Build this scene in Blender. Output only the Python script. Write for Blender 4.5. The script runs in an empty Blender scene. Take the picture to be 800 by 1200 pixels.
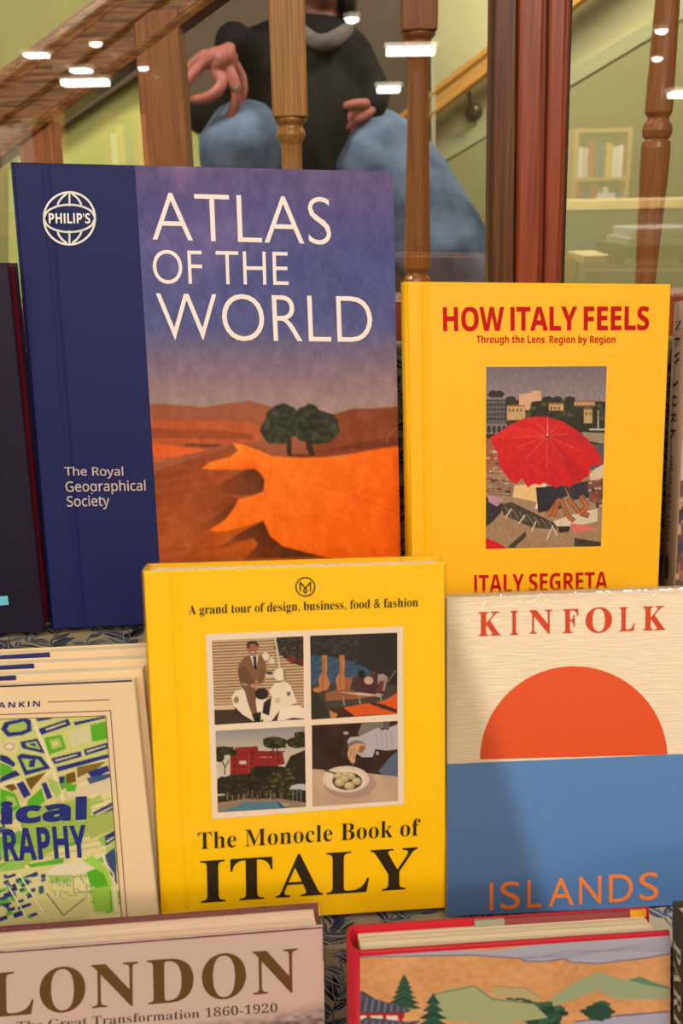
import bpy, bmesh, math, random
import numpy as np
from mathutils import Vector, Matrix
from math import sin, cos, radians, pi
random.seed(7); RNG = np.random.RandomState(7)
COL = bpy.context.scene.collection
H = 1.0                                    # eye height of the camera above the shop floor
F, PITCH, ROLL = 1150., radians(18.6), radians(1.1)

# ------------------------------------------------------------------ camera, world, light, exposure
sc = bpy.context.scene
_rt = Vector((1, 0, 0)); FW = Vector((0, cos(PITCH), -sin(PITCH))); _up = _rt.cross(FW)
RT = cos(ROLL) * _rt - sin(ROLL) * _up; UP = cos(ROLL) * _up + sin(ROLL) * _rt
camd = bpy.data.cameras.new('camera'); cam = bpy.data.objects.new('camera', camd); COL.objects.link(cam)
camd.sensor_fit = 'VERTICAL'; camd.sensor_height = 24; camd.lens = F / 1200 * 24; camd.clip_start = .02
m = Matrix((RT, UP, -FW)).transposed().to_4x4(); m.translation = Vector((0, 0, H)); cam.matrix_world = m
sc.camera = cam
camd.dof.use_dof = True; camd.dof.focus_distance = .82; camd.dof.aperture_fstop = 7.0
sc.view_settings.view_transform = 'Standard'; sc.view_settings.look = 'None'
sc.view_settings.gamma = 1; sc.view_settings.use_curve_mapping = False
sc.view_settings.exposure = -0.82
w = bpy.data.worlds.new('shop_air'); sc.world = w; w.use_nodes = True
w.node_tree.nodes['Background'].inputs[0].default_value = (1.0, .88, .72, 1)
w.node_tree.nodes['Background'].inputs[1].default_value = .22

SPOTW = 240
def area(name, loc, target, size, power, col, sy=None):
    d = bpy.data.lights.new(name, 'AREA'); d.energy = power; d.color = col; d.size = size
    d.shape = 'RECTANGLE'; d.size_y = sy or size
    o = bpy.data.objects.new(name, d); COL.objects.link(o); o.location = loc
    o.rotation_euler = (Vector(target) - Vector(loc)).to_track_quat('-Z', 'Y').to_euler(); return o
area('key_lamp', (-1.25, -.45, 1.85), (.05, .65, .6), .35, 20, (1, .93, .84))
area('shop_fill_light', (.5, -.9, 2.35), (0, .6, .55), 1.6, 52, (1, .90, .78))  # unseen fill from above, no fixture modelled
area('shop_fill_light', (0, -1.9, 2.75), (0, .6, .45), 1.8, 55, (1, .90, .78))  # added frontal fill for the lower books
area('shop_fill_light', (1.5, -6.0, 2.9), (1.5, -6.2, 0), 5, 1000, (1, .93, .82))  # added fill to brighten the shop mirrored in the panes
area('shop_fill_light', (.8, -2.7, 2.9), (.8, -6.5, .7), 2.4, 600, (1, .93, .82))  # added fill for furniture fronts that face the panes
area('stairwell_lamp', (.9, 2.5, 2.35), (.5, 3.3, .8), .5, 52, (1, .95, .78))
area('stairwell_lamp', (-1.0, 1.9, 2.3), (-.9, 2.6, .8), .5, 52, (1, .95, .78))
area('stairwell_lamp', (.3, 1.15, 2.3), (.1, 1.5, 1.2), .3, 7, (1, .9, .75))

# ------------------------------------------------------------------ helpers
def S(r, g=None, b=None):
    if g is None: r, g, b = r
    f = lambda c: (c / 255 / 12.92) if c / 255 <= .04045 else ((c / 255 + .055) / 1.055) ** 2.4
    return (f(r), f(g), f(b), 1)
def ray(px, py):
    return (FW * F + RT * (px - 400) - UP * (py - 600)).normalized()
def at(px, py, Y):                         # the point at depth Y (metres from the eye) seen at px, py
    d = ray(px, py); return Vector((0, 0, H)) + d * (Y / d.y)
def atz(px, py, Z):
    d = ray(px, py); return Vector((0, 0, H)) + d * ((Z - H) / d.z)
def px_of(P):
    q = Vector(P) - Vector((0, 0, H)); d = q.dot(FW); return 400 + F * q.dot(RT) / d, 600 - F * q.dot(UP) / d

MATS = {}
def mat(key, col, rough=.5, spec=.4, noise=0, nscale=40, stretch=(1, 1, 1), bump=0, col2=None, metal=0, coat=0, wave=0):
    if key in MATS: return MATS[key]
    M = bpy.data.materials.new(key); M.use_nodes = True; N = M.node_tree.nodes; L = M.node_tree.links
    B = N['Principled BSDF']; B.inputs['Roughness'].default_value = rough; B.inputs['Metallic'].default_value = metal
    B.inputs['Specular IOR Level'].default_value = spec; B.inputs['Coat Weight'].default_value = coat
    c = S(col); B.inputs['Base Color'].default_value = c
    if noise or bump or wave:
        tc = N.new('ShaderNodeTexCoord'); mp = N.new('ShaderNodeMapping'); mp.inputs['Scale'].default_value = stretch
        L.new(tc.outputs['Object'], mp.inputs['Vector'])
        nz = N.new('ShaderNodeTexNoise'); nz.inputs['Scale'].default_value = nscale; nz.inputs['Detail'].default_value = 5
        L.new(mp.outputs[0], nz.inputs['Vector']); src = nz.outputs['Fac']
        if wave:
            wv = N.new('ShaderNodeTexWave'); wv.inputs['Scale'].default_value = nscale; wv.inputs['Distortion'].default_value = wave
            wv.inputs['Detail'].default_value = 4; wv.inputs['Detail Scale'].default_value = 1.2
            L.new(mp.outputs[0], wv.inputs['Vector']); src = wv.outputs['Fac']
        if noise or wave:
            rp = N.new('ShaderNodeValToRGB'); c2 = S(col2) if col2 else tuple(x * (1 - noise) for x in c[:3]) + (1,)
            rp.color_ramp.elements[0].position = .3; rp.color_ramp.elements[1].position = .7
            rp.color_ramp.elements[0].color = c2; rp.color_ramp.elements[1].color = c
            L.new(src, rp.inputs[0]); L.new(rp.outputs[0], B.inputs['Base Color'])
        if bump:
            bp = N.new('ShaderNodeBump'); bp.inputs['Strength'].default_value = bump; bp.inputs['Distance'].default_value = .002
            L.new(src, bp.inputs['Height']); L.new(bp.outputs[0], B.inputs['Normal'])
    MATS[key] = M; return M
def print_mat(rough=.4, coat=0, key='print_ink'):
    if key in MATS: return MATS[key]
    M = bpy.data.materials.new(key); M.use_nodes = True; N = M.node_tree.nodes
    a = N.new('ShaderNodeAttribute'); a.attribute_name = 'Col'; B = N['Principled BSDF']
    M.node_tree.links.new(a.outputs['Color'], B.inputs['Base Color'])
    B.inputs['Roughness'].default_value = rough; B.inputs['Specular IOR Level'].default_value = .2; B.inputs['Coat Weight'].default_value = coat
    MATS[key] = M; return M
def clear_mat(key, fac, rough, bump=0, tint=(1, 1, 1)):
    if key in MATS: return MATS[key]
    M = bpy.data.materials.new(key); M.use_nodes = True; N = M.node_tree.nodes; L = M.node_tree.links; N.clear()
    out = N.new('ShaderNodeOutputMaterial'); mx = N.new('ShaderNodeMixShader'); t = N.new('ShaderNodeBsdfTransparent'); g = N.new('ShaderNodeBsdfGlossy')
    t.inputs[0].default_value = tint + (1,); g.inputs['Roughness'].default_value = rough
    fr = N.new('ShaderNodeLayerWeight'); fr.inputs[0].default_value = .5
    pw = N.new('ShaderNodeMath'); pw.operation = 'POWER'; pw.inputs[1].default_value = 4
    ma = N.new('ShaderNodeMath'); ma.operation = 'MULTIPLY_ADD'; ma.inputs[1].default_value = .5; ma.inputs[2].default_value = fac; ma.use_clamp = True
    L.new(fr.outputs['Facing'], pw.inputs[0]); L.new(pw.outputs[0], ma.inputs[0]); L.new(ma.outputs[0], mx.inputs[0]); L.new(t.outputs[0], mx.inputs[1]); L.new(g.outputs[0], mx.inputs[2]); L.new(mx.outputs[0], out.inputs[0])
    if bump:
        tc = N.new('ShaderNodeTexCoord'); nz = N.new('ShaderNodeTexNoise'); nz.inputs['Scale'].default_value = 55; nz.inputs['Distortion'].default_value = 1.5
        bp = N.new('ShaderNodeBump'); bp.inputs['Strength'].default_value = bump; bp.inputs['Distance'].default_value = .001
        L.new(tc.outputs['Object'], nz.inputs['Vector']); L.new(nz.outputs['Fac'], bp.inputs['Height']); L.new(bp.outputs[0], g.inputs['Normal']); L.new(bp.outputs[0], fr.inputs['Normal'])
    MATS[key] = M; return M
def emit_mat(key, col, s):
    if key in MATS: return MATS[key]
    M = bpy.data.materials.new(key); M.use_nodes = True; N = M.node_tree.nodes; N.clear()
    o = N.new('ShaderNodeOutputMaterial'); e = N.new('ShaderNodeEmission'); e.inputs[0].default_value = S(col); e.inputs[1].default_value = s
    M.node_tree.links.new(e.outputs[0], o.inputs[0]); MATS[key] = M; return M

def mesh_obj(name, verts, faces, material, parent=None, smooth=False):
    me = bpy.data.meshes.new(name); me.from_pydata([tuple(v) for v in verts], [], faces); me.validate(); me.update()
    bm = bmesh.new(); bm.from_mesh(me); bmesh.ops.recalc_face_normals(bm, faces=bm.faces); bm.to_mesh(me); bm.free()
    if material: me.materials.append(material)
    if smooth: me.polygons.foreach_set('use_smooth', [True] * len(me.polygons))
    o = bpy.data.objects.new(name, me); COL.objects.link(o)
    if parent: o.parent = parent
    return o
def tag(o, label=None, cat=None, group=None, kind=None):
    for k, v in (('label', label), ('category', cat), ('group', group), ('kind', kind)):
        if v: o[k] = v
    return o
def empty(name, loc, R=None, **kw):
    o = bpy.data.objects.new(name, None); o.empty_display_size = .05; COL.objects.link(o)
    mw = (R.to_4x4() if R else Matrix.Identity(4)); mw.translation = Vector(loc); o.matrix_world = mw
    return tag(o, **kw)
class MB:
    def __init__(s): s.v = []; s.f = []
    def add(s, v, f):
        n = len(s.v); s.v += [Vector(x) for x in v]; s.f += [tuple(i + n for i in q) for q in f]
    def box(s, a, b):
        x0, y0, z0 = a; x1, y1, z1 = b
        s.add([(x0, y0, z0), (x1, y0, z0), (x1, y1, z0), (x0, y1, z0), (x0, y0, z1), (x1, y0, z1), (x1, y1, z1), (x0, y1, z1)],
              [(0, 1, 2, 3), (4, 5, 6, 7), (0, 1, 5, 4), (1, 2, 6, 5), (2, 3, 7, 6), (3, 0, 4, 7)])
    def prism(s, pts, off):                # polygon (3-D points) extruded by the vector off
        n = len(pts); off = Vector(off); p = [Vector(x) for x in pts]
        s.add(p + [x + off for x in p], [tuple(range(n)), tuple(range(2 * n - 1, n - 1, -1))] + [(i, (i + 1) % n, (i + 1) % n + n, i + n) for i in range(n)])
    def lathe(s, prof, c, n=20, axis='z'):
        v = []; c = Vector(c)
        for r, z in prof:
            for k in range(n):
                a = 2 * pi * k / n; q = (r * cos(a), r * sin(a), z)
                if axis == 'y': q = (q[0], q[2], q[1])
                v.append(c + Vector(q))
        f = [(i * n + k, i * n + (k + 1) % n, (i + 1) * n + (k + 1) % n, (i + 1) * n + k) for i in range(len(prof) - 1) for k in range(n)]
        f += [tuple(range(n)), tuple(range((len(prof) - 1) * n, len(prof) * n))]; s.add(v, f)
    def tube(s, pts, rad, n=10, sub=4, flat=1.0):
        pts = [Vector(p) for p in pts]; rad = rad if hasattr(rad, '__len__') else [rad] * len(pts)
        P = []; Rr = []
        for i in range(len(pts) - 1):
            p0 = pts[max(i - 1, 0)]; p1 = pts[i]; p2 = pts[i + 1]; p3 = pts[min(i + 2, len(pts) - 1)]
            for k in range(sub):
                t = k / sub
                P.append(.5 * ((2 * p1) + (p2 - p0) * t + (2 * p0 - 5 * p1 + 4 * p2 - p3) * t * t + (3 * p1 - p0 - 3 * p2 + p3) * t ** 3)); Rr.append(rad[i] * (1 - t) + rad[i + 1] * t)
        P.append(pts[-1]); Rr.append(rad[-1])
        d0 = (P[1] - P[0]).normalized(); d1 = (P[-1] - P[-2]).normalized()
        caps = [(-.95, .3), (-.7, .71), (-.35, .94)]
        P2 = [P[0] + d0 * Rr[0] * a for a, b in caps] + P + [P[-1] - d1 * Rr[-1] * a for a, b in reversed(caps)]
        R2 = [Rr[0] * b for a, b in caps] + Rr + [Rr[-1] * b for a, b in reversed(caps)]
        ref = Vector((0, 0, 1)) if abs(d0.z) < .9 else Vector((0, 1, 0)); v = []
        for i, p in enumerate(P2):
            d = (P2[min(i + 1, len(P2) - 1)] - P2[max(i - 1, 0)]).normalized()
            a = d.cross(ref).normalized(); b = a.cross(d).normalized(); ref = b
            for k in range(n):
                th = 2 * pi * k / n; v.append(p + a * cos(th) * R2[i] + b * sin(th) * R2[i] * flat)
        m_ = len(P2); f = [(i * n + k, i * n + (k + 1) % n, (i + 1) * n + (k + 1) % n, (i + 1) * n + k) for i in range(m_ - 1) for k in range(n)]
        f += [tuple(range(n)), tuple(range((m_ - 1) * n, m_ * n))]; s.add(v, f)
    def ball(s, c, r, n=16):
        rx, ry, rz = r if hasattr(r, '__len__') else (r, r, r); c = Vector(c); v = []
        for i in range(1, n // 2):
            t = pi * i / (n // 2)
            for k in range(n): v.append(c + Vector((rx * sin(t) * cos(2 * pi * k / n), ry * sin(t) * sin(2 * pi * k / n), rz * cos(t))))
        m_ = n // 2 - 1; v += [c + Vector((0, 0, rz)), c - Vector((0, 0, rz))]
        f = [(i * n + k, i * n + (k + 1) % n, (i + 1) * n + (k + 1) % n, (i + 1) * n + k) for i in range(m_ - 1) for k in range(n)]
        f += [(m_ * n, k, (k + 1) % n) for k in range(n)] + [(m_ * n + 1, (m_ - 1) * n + k, (m_ - 1) * n + (k + 1) % n) for k in range(n)]; s.add(v, f)
    def build(s, name, material, parent=None, smooth=False, bevel=0, voxel=0, smooth_it=0):
        o = mesh_obj(name, s.v, s.f, material, parent, smooth)
        if bevel:
            b = o.modifiers.new('bevel', 'BEVEL'); b.width = bevel; b.segments = 2; b.limit_method = 'ANGLE'; b.angle_limit = radians(40)
        if voxel:
            r = o.modifiers.new('union', 'REMESH'); r.mode = 'VOXEL'; r.voxel_size = voxel; r.use_smooth_shade = True
            if smooth_it:
                q = o.modifiers.new('soften', 'SMOOTH'); q.iterations = smooth_it; q.factor = .5
        return o

# ------------------------------------------------------------------ flat print: a small painter, laid on covers as coloured mesh
def up2(n, h, w_):
    a = RNG.rand(n + 1, n + 1); ys = np.linspace(0, n - 1e-6, h); xs = np.linspace(0, n - 1e-6, w_)
    yi = ys.astype(int); xi = xs.astype(int); fy = (ys - yi)[:, None]; fx = (xs - xi)[None]; fy = fy * fy * (3 - 2 * fy); fx = fx * fx * (3 - 2 * fx)
    return a[yi][:, xi] * (1 - fy) * (1 - fx) + a[yi + 1][:, xi] * fy * (1 - fx) + a[yi][:, xi + 1] * (1 - fy) * fx + a[yi + 1][:, xi + 1] * fy * fx
class Canvas:
    def __init__(s, x0, y0, x1, y1, k, col):
        s.x0, s.y0, s.k = x0, y0, k; s.h = int((y1 - y0) * k) + 2; s.w = int((x1 - x0) * k) + 2
        s.a = np.ones((s.h, s.w, 3)) * np.array(col) / 255.; s.crop(0, 0, 1)
        s.Y, s.X = np.mgrid[0:s.h, 0:s.w].astype(float); s.X = s.X / k + x0; s.Y = s.Y / k + y0
    def crop(s, ox, oy, k): s.c = (ox, oy, k); return s
    def T(s, p): ox, oy, k = s.c; return (p[0] / k + ox, p[1] / k + oy)
    def mask(s, pts):
        P = [s.T(p) for p in pts]; m_ = np.zeros((s.h, s.w), bool); n = len(P)
        ys = [p[1] for p in P]; r0 = max(0, int((min(ys) - s.y0) * s.k) - 1); r1 = min(s.h, int((max(ys) - s.y0) * s.k) + 2)
        if r1 <= r0: return m_
        X = s.X[r0:r1]; Y = s.Y[r0:r1]; q = np.zeros(X.shape, bool)
        for i in range(n):
            xa, ya = P[i]; xb, yb = P[(i + 1) % n]
            if ya == yb: continue
            q ^= ((Y >= min(ya, yb)) & (Y < max(ya, yb)) & (X < xa + (Y - ya) * (xb - xa) / (yb - ya)))
        m_[r0:r1] = q; return m_
    def fill(s, m_, col, a=1.):
        c = np.array(col) / 255.; s.a[m_] = s.a[m_] * (1 - a) + c * a
    def poly(s, pts, col, a=1.): s.fill(s.mask(pts), col, a)
    def rect(s, x0, y0, x1, y1, col, a=1.): s.poly([(x0, y0), (x1, y0), (x1, y1), (x0, y1)], col, a)
    def grad(s, pts, c1, c2, p1, p2):      # polygon shaded from c1 at p1 to c2 at p2
        m_ = s.mask(pts); a = np.array(s.T(p1)); d = np.array(s.T(p2)) - a; t = np.clip(((s.X - a[0]) * d[0] + (s.Y - a[1]) * d[1]) / (d @ d), 0, 1)[..., None]
        s.a[m_] = ((1 - t) * np.array(c1) / 255. + t * np.array(c2) / 255.)[m_]
    def ell(s, x, y, rx, ry, col, a=1., rot=0, rough=0):
        n = 28; P = []
        for i in range(n):
            t = 2 * pi * i / n; q = 1 + rough * random.uniform(-1, 1); u = rx * cos(t) * q; v = ry * sin(t) * q
            P.append((x + u * cos(rot) - v * sin(rot), y + u * sin(rot) + v * cos(rot)))
        s.poly(P, col, a)
    def line(s, pts, wd, col, a=1.):
        for (xa, ya), (xb, yb) in zip(pts, pts[1:]):
            L = math.hypot(xb - xa, yb - ya) or 1; nx, ny = -(yb - ya) / L * wd / 2, (xb - xa) / L * wd / 2
            s.poly([(xa + nx, ya + ny), (xb + nx, yb + ny), (xb - nx, yb - ny), (xa - nx, ya - ny)], col, a)
    def noise(s, n, amp, m_=None, tint=(1, 1, 1)):
        z = (up2(n, s.h, s.w) - .5)[..., None] * amp * np.array(tint)
        s.a += z if m_ is None else z * m_[..., None]
    def blur(s, n=1):
        for _ in range(n):
            s.a[1:-1] = (s.a[:-2] + 2 * s.a[1:-1] + s.a[2:]) / 4; s.a[:, 1:-1] = (s.a[:, :-2] + 2 * s.a[:, 1:-1] + s.a[:, 2:]) / 4
    def vgrad(s, stops):                   # stops: (y in crop coords, colour)
        ys = [s.T((0, y))[1] for y, c in stops]
        for ch in range(3): s.a[..., ch] = np.interp(s.Y, ys, [c[ch] / 255. for y, c in stops])
    def sample(s, X, Y):
        x = np.clip((X - s.x0) * s.k, 0, s.w - 1.001); y = np.clip((Y - s.y0) * s.k, 0, s.h - 1.001); xi = x.astype(int); yi = y.astype(int); fx = (x - xi)[..., None]; fy = (y - yi)[..., None]
        A = np.clip(s.a, 0, 1); A = np.where(A <= .04045, A / 12.92, ((A + .055) / 1.055) ** 2.4)
        return A[yi, xi] * (1 - fx) * (1 - fy) + A[yi, xi + 1] * fx * (1 - fy) + A[yi + 1, xi] * (1 - fx) * fy + A[yi + 1, xi + 1] * fx * fy

# ------------------------------------------------------------------ a book as it stands: its own plane, fitted pose
class Pose:
    def __init__(s, loc, ang):
        y, l, r = [radians(a) for a in ang]
        s.O = Vector(loc) + Vector((0, 0, H)); s.R = Matrix.Rotation(y, 3, 'Z') @ Matrix.Rotation(-l, 3, 'X') @ Matrix.Rotation(r, 3, 'Y')
        s.u, s.n, s.v = s.R @ Vector((1, 0, 0)), s.R @ Vector((0, 1, 0)), s.R @ Vector((0, 0, 1))
    def uv(s, px, py, d=0):                # where the line of sight meets the cover: metres along and up the cover
        o = Vector((0, 0, H)); r = ray(px, py); t = (s.O + s.n * d - o).dot(s.n) / r.dot(s.n); q = o + r * t - s.O
        return q.dot(s.u), q.dot(s.v)
PRINT_UP = .0004
def cover_of(o, nm='front_cover'):
    for c in o.children:
        if c.name.split('.')[0] == nm: return c
    return o
def grid_print(name, pose, corners, nx, ny, cv, parent, lift=PRINT_UP, m_=None):
    c = np.array(corners, float); U, V = np.meshgrid(np.linspace(0, 1, nx), np.linspace(0, 1, ny))
    bl = lambda A: (A[0] * (1 - U[..., None]) + A[1] * U[..., None]) * (1 - V[..., None]) + (A[3] * (1 - U[..., None]) + A[2] * U[..., None]) * V[..., None]
    P = bl(c); L = bl(np.array([pose.uv(*q) for q in corners])); cv.blur(1); col = cv.sample(P[..., 0], P[..., 1])
    co = np.stack([L[..., 0], np.full(U.shape, -lift), L[..., 1]], -1).reshape(-1, 3)
    i = (np.arange(ny - 1)[:, None] * nx + np.arange(nx - 1)[None]).ravel(); q = np.stack([i, i + nx, i + nx + 1, i + 1], -1)
    me = bpy.data.meshes.new(name); me.vertices.add(len(co)); me.vertices.foreach_set('co', co.ravel())
    me.loops.add(q.size); me.loops.foreach_set('vertex_index', q.ravel().astype(np.int32)); me.polygons.add(len(q))
    me.polygons.foreach_set('loop_start', (np.arange(len(q)) * 4).astype(np.int32)); me.update(calc_edges=True)
    at_ = me.color_attributes.new('Col', 'FLOAT_COLOR', 'POINT')
    at_.data.foreach_set('color', np.concatenate([col.reshape(-1, 3), np.ones((len(co), 1))], 1).ravel().astype(np.float32))
    me.materials.append(m_ or print_mat()); o = bpy.data.objects.new(name, me); COL.objects.link(o); o.parent = cover_of(parent)
    return o
def style(s, st):
    if st == 'plain': return s
    A, a, d = {'serif': (0x1D400, 0x1D41A, 0x1D7CE), 'bold': (0x1D5D4, 0x1D5EE, 0x1D7EC), 'sans': (0x1D5A0, 0x1D5BA, 0x1D7E2)}[st]
    return ''.join(chr(A + ord(c) - 65) if 'A' <= c <= 'Z' else chr(a + ord(c) - 97) if 'a' <= c <= 'z' else chr(d + ord(c) - 48) if '0' <= c <= '9' else c for c in s)
def text_mesh(s, st, off=0, space=1.0, words=1.0):
    caps = st == 'bold' and 'I' in s and s.upper() == s      # its capital I carries bars; an l cut to cap height does not
    if caps: top = max(q.y for q in text_mesh('H', st, off)[0]); s = s.replace('I', 'l')
    c = bpy.data.curves.new('lettering', 'FONT'); c.body = style(s, st); c.offset = off; c.space_character = space; c.space_word = words; c.resolution_u = 5
    o = bpy.data.objects.new('lettering', c); COL.objects.link(o); bpy.context.view_layer.update()
    me = bpy.data.meshes.new_from_object(o.evaluated_get(bpy.context.evaluated_depsgraph_get()))
    v = [Vector(x.co) for x in me.vertices]; f = [tuple(p.vertices) for p in me.polygons]
    bpy.data.objects.remove(o); bpy.data.curves.remove(c); bpy.data.meshes.remove(me)
    if caps:
        for q in v: q.y = min(q.y, top)
    return v, f
def lettering(name, pose, s, st, BL, BR, TL, col, parent, off=0, space=1.0, words=1.0, lift=.0006, rough=.5, thick=0, m_=None):
    v, f = text_mesh(s, st, off, space, words)
    x0 = min(q.x for q in v); x1 = max(q.x for q in v); y0 = min(q.y for q in v); y1 = max(q.y for q in v)
    a, b, c = [Vector(pose.uv(*q)) for q in (BL, BR, TL)]
    out = []
    for q in v:
        p = a + (b - a) * ((q.x - x0) / (x1 - x0)) + (c - a) * ((q.y - y0) / (y1 - y0)); out.append((p.x, -lift, p.y))
    me = bpy.data.meshes.new(name); me.from_pydata(out, [], f); me.update(); me.materials.append(m_ or mat('ink_%d_%d_%d' % col, col, rough, .12))
    o = bpy.data.objects.new(name, me); COL.objects.link(o); o.parent = cover_of(parent); return o
def ribbon(name, pose, lines, wd, col, parent, lift=.0006):      # printed rules: lines of photo points, width in metres
    mb = MB()
    for L in lines:
        q = [Vector(pose.uv(*p)) for p in L]
        for i in range(len(q) - 1):
            d = (q[i + 1] - q[i]).normalized(); n = Vector((-d.y, d.x)) * wd / 2; e = d * wd * .3
            P = [q[i] + n - e, q[i + 1] + n + e, q[i + 1] - n + e, q[i] - n - e]; mb.add([(p.x, -lift, p.y) for p in P], [(0, 1, 2, 3)])
    return mb.build(name, mat('ink_%d_%d_%d' % col, col, .5, .3), cover_of(parent))
def flat(name, pose, pts, col, parent, lift=PRINT_UP, material=None):
    q = [pose.uv(*p) for p in pts]
    return mesh_obj(name, [(a, -lift, b) for a, b in q], [tuple(range(len(q)))], material or mat('ink_%d_%d_%d' % col, col, .45, .35), cover_of(parent))

def book(pose, corners, T, cover, name='book', label='', group=None, spine=None, pages=(222, 205, 175), groove=None, board=.0022, over=.0032, sit=None, wrap=False, page_rough=True, back=None, edge=None, round_spine=.004):
    """corners TL, TR, BR, BL in the photo; T = thickness. Local axes: x along the cover, y into the book, z up."""
    root = empty(name, pose.O, pose.R, label=label, cat='book', group=group)
    q = [Vector(pose.uv(*p)) for p in corners]
    if sit:                                # carry the sides down until the book stands on its step
        f = lambda p: pose.O.z + p.x * pose.u.z + (T + .0014) * pose.n.z + p.y * pose.v.z
        for t_, b_ in ((1, 2), (0, 3)): q[b_] = q[t_] + (q[b_] - q[t_]) * ((f(q[t_]) - sit - .0032) / (f(q[t_]) - f(q[b_])))
    TL, TR, BR, BL = q; W = (TR - TL).length
    def cov(nm, y0, y1, g, mt):
        prof = [(0, .0006), (.0008, 0)] + ([(g - .0035, 0), (g - .0018, .0007), (g, .0012), (g + .0018, .0007), (g + .0035, 0)] if g else []) + [(W - .0008, 0), (W, .0006)]
        v = []; f = []; rows = [0, .003, .5, .997, 1]; n = len(prof)
        for r_ in rows:
            l = BL.lerp(TL, r_); r2 = BR.lerp(TR, r_)
            for x, d in prof:
                p = l.lerp(r2, x / W); dd = d + (.0006 if r_ in (0, 1) else 0); v.append((p.x, y0 + dd if y0 < y1 else y0 - dd, p.y))
            for x, d in prof:
                p = l.lerp(r2, x / W); v.append((p.x, y1, p.y))
        for i in range(len(rows) - 1):
            a, b = i * 2 * n, (i + 1) * 2 * n
            for k in range(n - 1):
                f += [(a + k, a + k + 1, b + k + 1, b + k), (a + n + k, b + n + k, b + n + k + 1, a + n + k + 1)]
            f += [(a, b, b + n, a + n), (a + n - 1, a + 2 * n - 1, b + 2 * n - 1, b + n - 1)]
        for a in (0, (len(rows) - 1) * 2 * n):
            f += [(a + k, a + k + 1, a + n + k + 1, a + n + k) for k in range(n - 1)]
        return mesh_obj(nm, v, f, mt, root)
    cov('front_cover', 0, board, groove, cover); cov('back_cover', T, T - board, None, back or cover)
    # spine: a rounded strip closing the left side
    v = []; f = []; ns = 9
    for r_ in (0, 1):
        l = BL.lerp(TL, r_)
        for k in range(ns):
            t = pi * k / (ns - 1); v.append((l.x - round_spine * sin(t), T / 2 - T / 2 * cos(t), l.y))
        for k in range(ns):
            t = pi * k / (ns - 1); v.append((l.x - round_spine * sin(t) + board * .7, T / 2 - (T / 2 - board * .6) * cos(t), l.y))
    n = 2 * ns
    for k in range(ns - 1):
        f += [(k, k + 1, n + k + 1, n + k), (ns + k, n + ns + k, n + ns + k + 1, ns + k + 1), (k, ns + k, ns + k + 1, k + 1), (n + k, n + k + 1, n + ns + k + 1, n + ns + k)]
    mesh_obj('spine', v, f, spine or cover, root, True)
    # page block: its top and fore edge carry the ridges of the gathered sheets
    du = (TR - TL).normalized(); dv = (TL - BL).normalized(); ys = []; ng = max(6, int(T / .0011))
    for k in range(ng + 1): ys.append(board + (T - 2 * board) * k / ng)
    v = []; f = []
    for k, y in enumerate(ys):
        o_ = over + (.0004 if k % 2 else 0) + (random.uniform(0, .0005) if page_rough else 0)
        for p in (BL + du * .002 + dv * o_, BR - du * o_ + dv * o_, TR - du * o_ - dv * o_, TL + du * .002 - dv * o_): v.append((p.x, y, p.y))
    for k in range(ng):
        for j in range(4): f.append((k * 4 + j, k * 4 + (j + 1) % 4, k * 4 + 4 + (j + 1) % 4, k * 4 + 4 + j))
    f += [(0, 1, 2, 3), tuple(4 * ng + j for j in range(4))]
    mesh_obj('page_block', v, f, mat('paper_%d' % pages[0], pages, .8, .1, noise=.12, nscale=30, stretch=(1, 40, 1)), root)
    if wrap:
        mb = MB(); e = .0014; P = [BL + (-du - dv) * e, BR + (du - dv) * e, TR + (du + dv) * e, TL + (-du + dv) * e]
        mb.prism([(p.x, -e, p.y) for p in P], (0, T + 2 * e, 0))
        mb.build('shrink_wrap', clear_mat('shrink_film', .03, .1, .9), root, bevel=.001)
    root['w'] = W
    del root['w']
    return root

# ------------------------------------------------------------------ the setting: shop floor, walls, window, stairwell
def struct(o): o['kind'] = 'structure'; return o
YF = .93                                    # depth of the inner window frame
DARKWOOD = mat('mahogany', (156, 68, 34), .35, .5, noise=.35, nscale=9, stretch=(40, 40, 1.2), bump=.15, col2=(112, 44, 20), coat=.2)
MIDWOOD = mat('walnut_stain', (112, 62, 30), .4, .4, noise=.35, nscale=9, stretch=(40, 40, 1.2), bump=.15, col2=(66, 34, 16))
PINE = mat('varnished_pine', (206, 146, 70), .32, .5, noise=.3, nscale=7, stretch=(60, 60, 2.2), bump=.2, col2=(172, 112, 46), coat=.3)
OAKRED = mat('stained_baluster', (188, 118, 60), .35, .5, noise=.25, nscale=7, stretch=(60, 60, 2.2), bump=.1, col2=(150, 84, 38), coat=.3)
RAILWOOD = mat('handrail_oak', (190, 130, 70), .35, .5, noise=.3, nscale=7, stretch=(3, 34, 34), bump=.25, col2=(96, 56, 24), coat=.3)
OLIVE = mat('olive_wall_paint', (178, 174, 112), .8, .1, noise=.08, nscale=6)
PALE = mat('pale_green_paint', (196, 192, 142), .8, .1, noise=.06, nscale=5)
LIT_GREEN = mat('lit_green_paint', (212, 216, 128), .8, .1)
TAUPE = mat('taupe_plaster', (104, 90, 76), .85, .1, noise=.1, nscale=5)
def world_box(name, a, b, m_, parent=None, bevel=0):
    mb = MB(); mb.box(a, b); return mb.build(name, m_, parent, bevel=bevel)
struct(world_box('floor', (-6, -13.4, -.05), (6, 3.7, 0), mat('carpet_tiles', (92, 78, 62), .9, .1, noise=.2, nscale=120)))
struct(world_box('wall_back', (-6, 3.5, 0), (6, 3.6, 3.2), OLIVE))
struct(world_box('ceiling', (-6, -13.4, 3.0), (6, -1.6, 3.05), mat('ceiling_paint', (120, 110, 95), .9, .1)))
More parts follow.
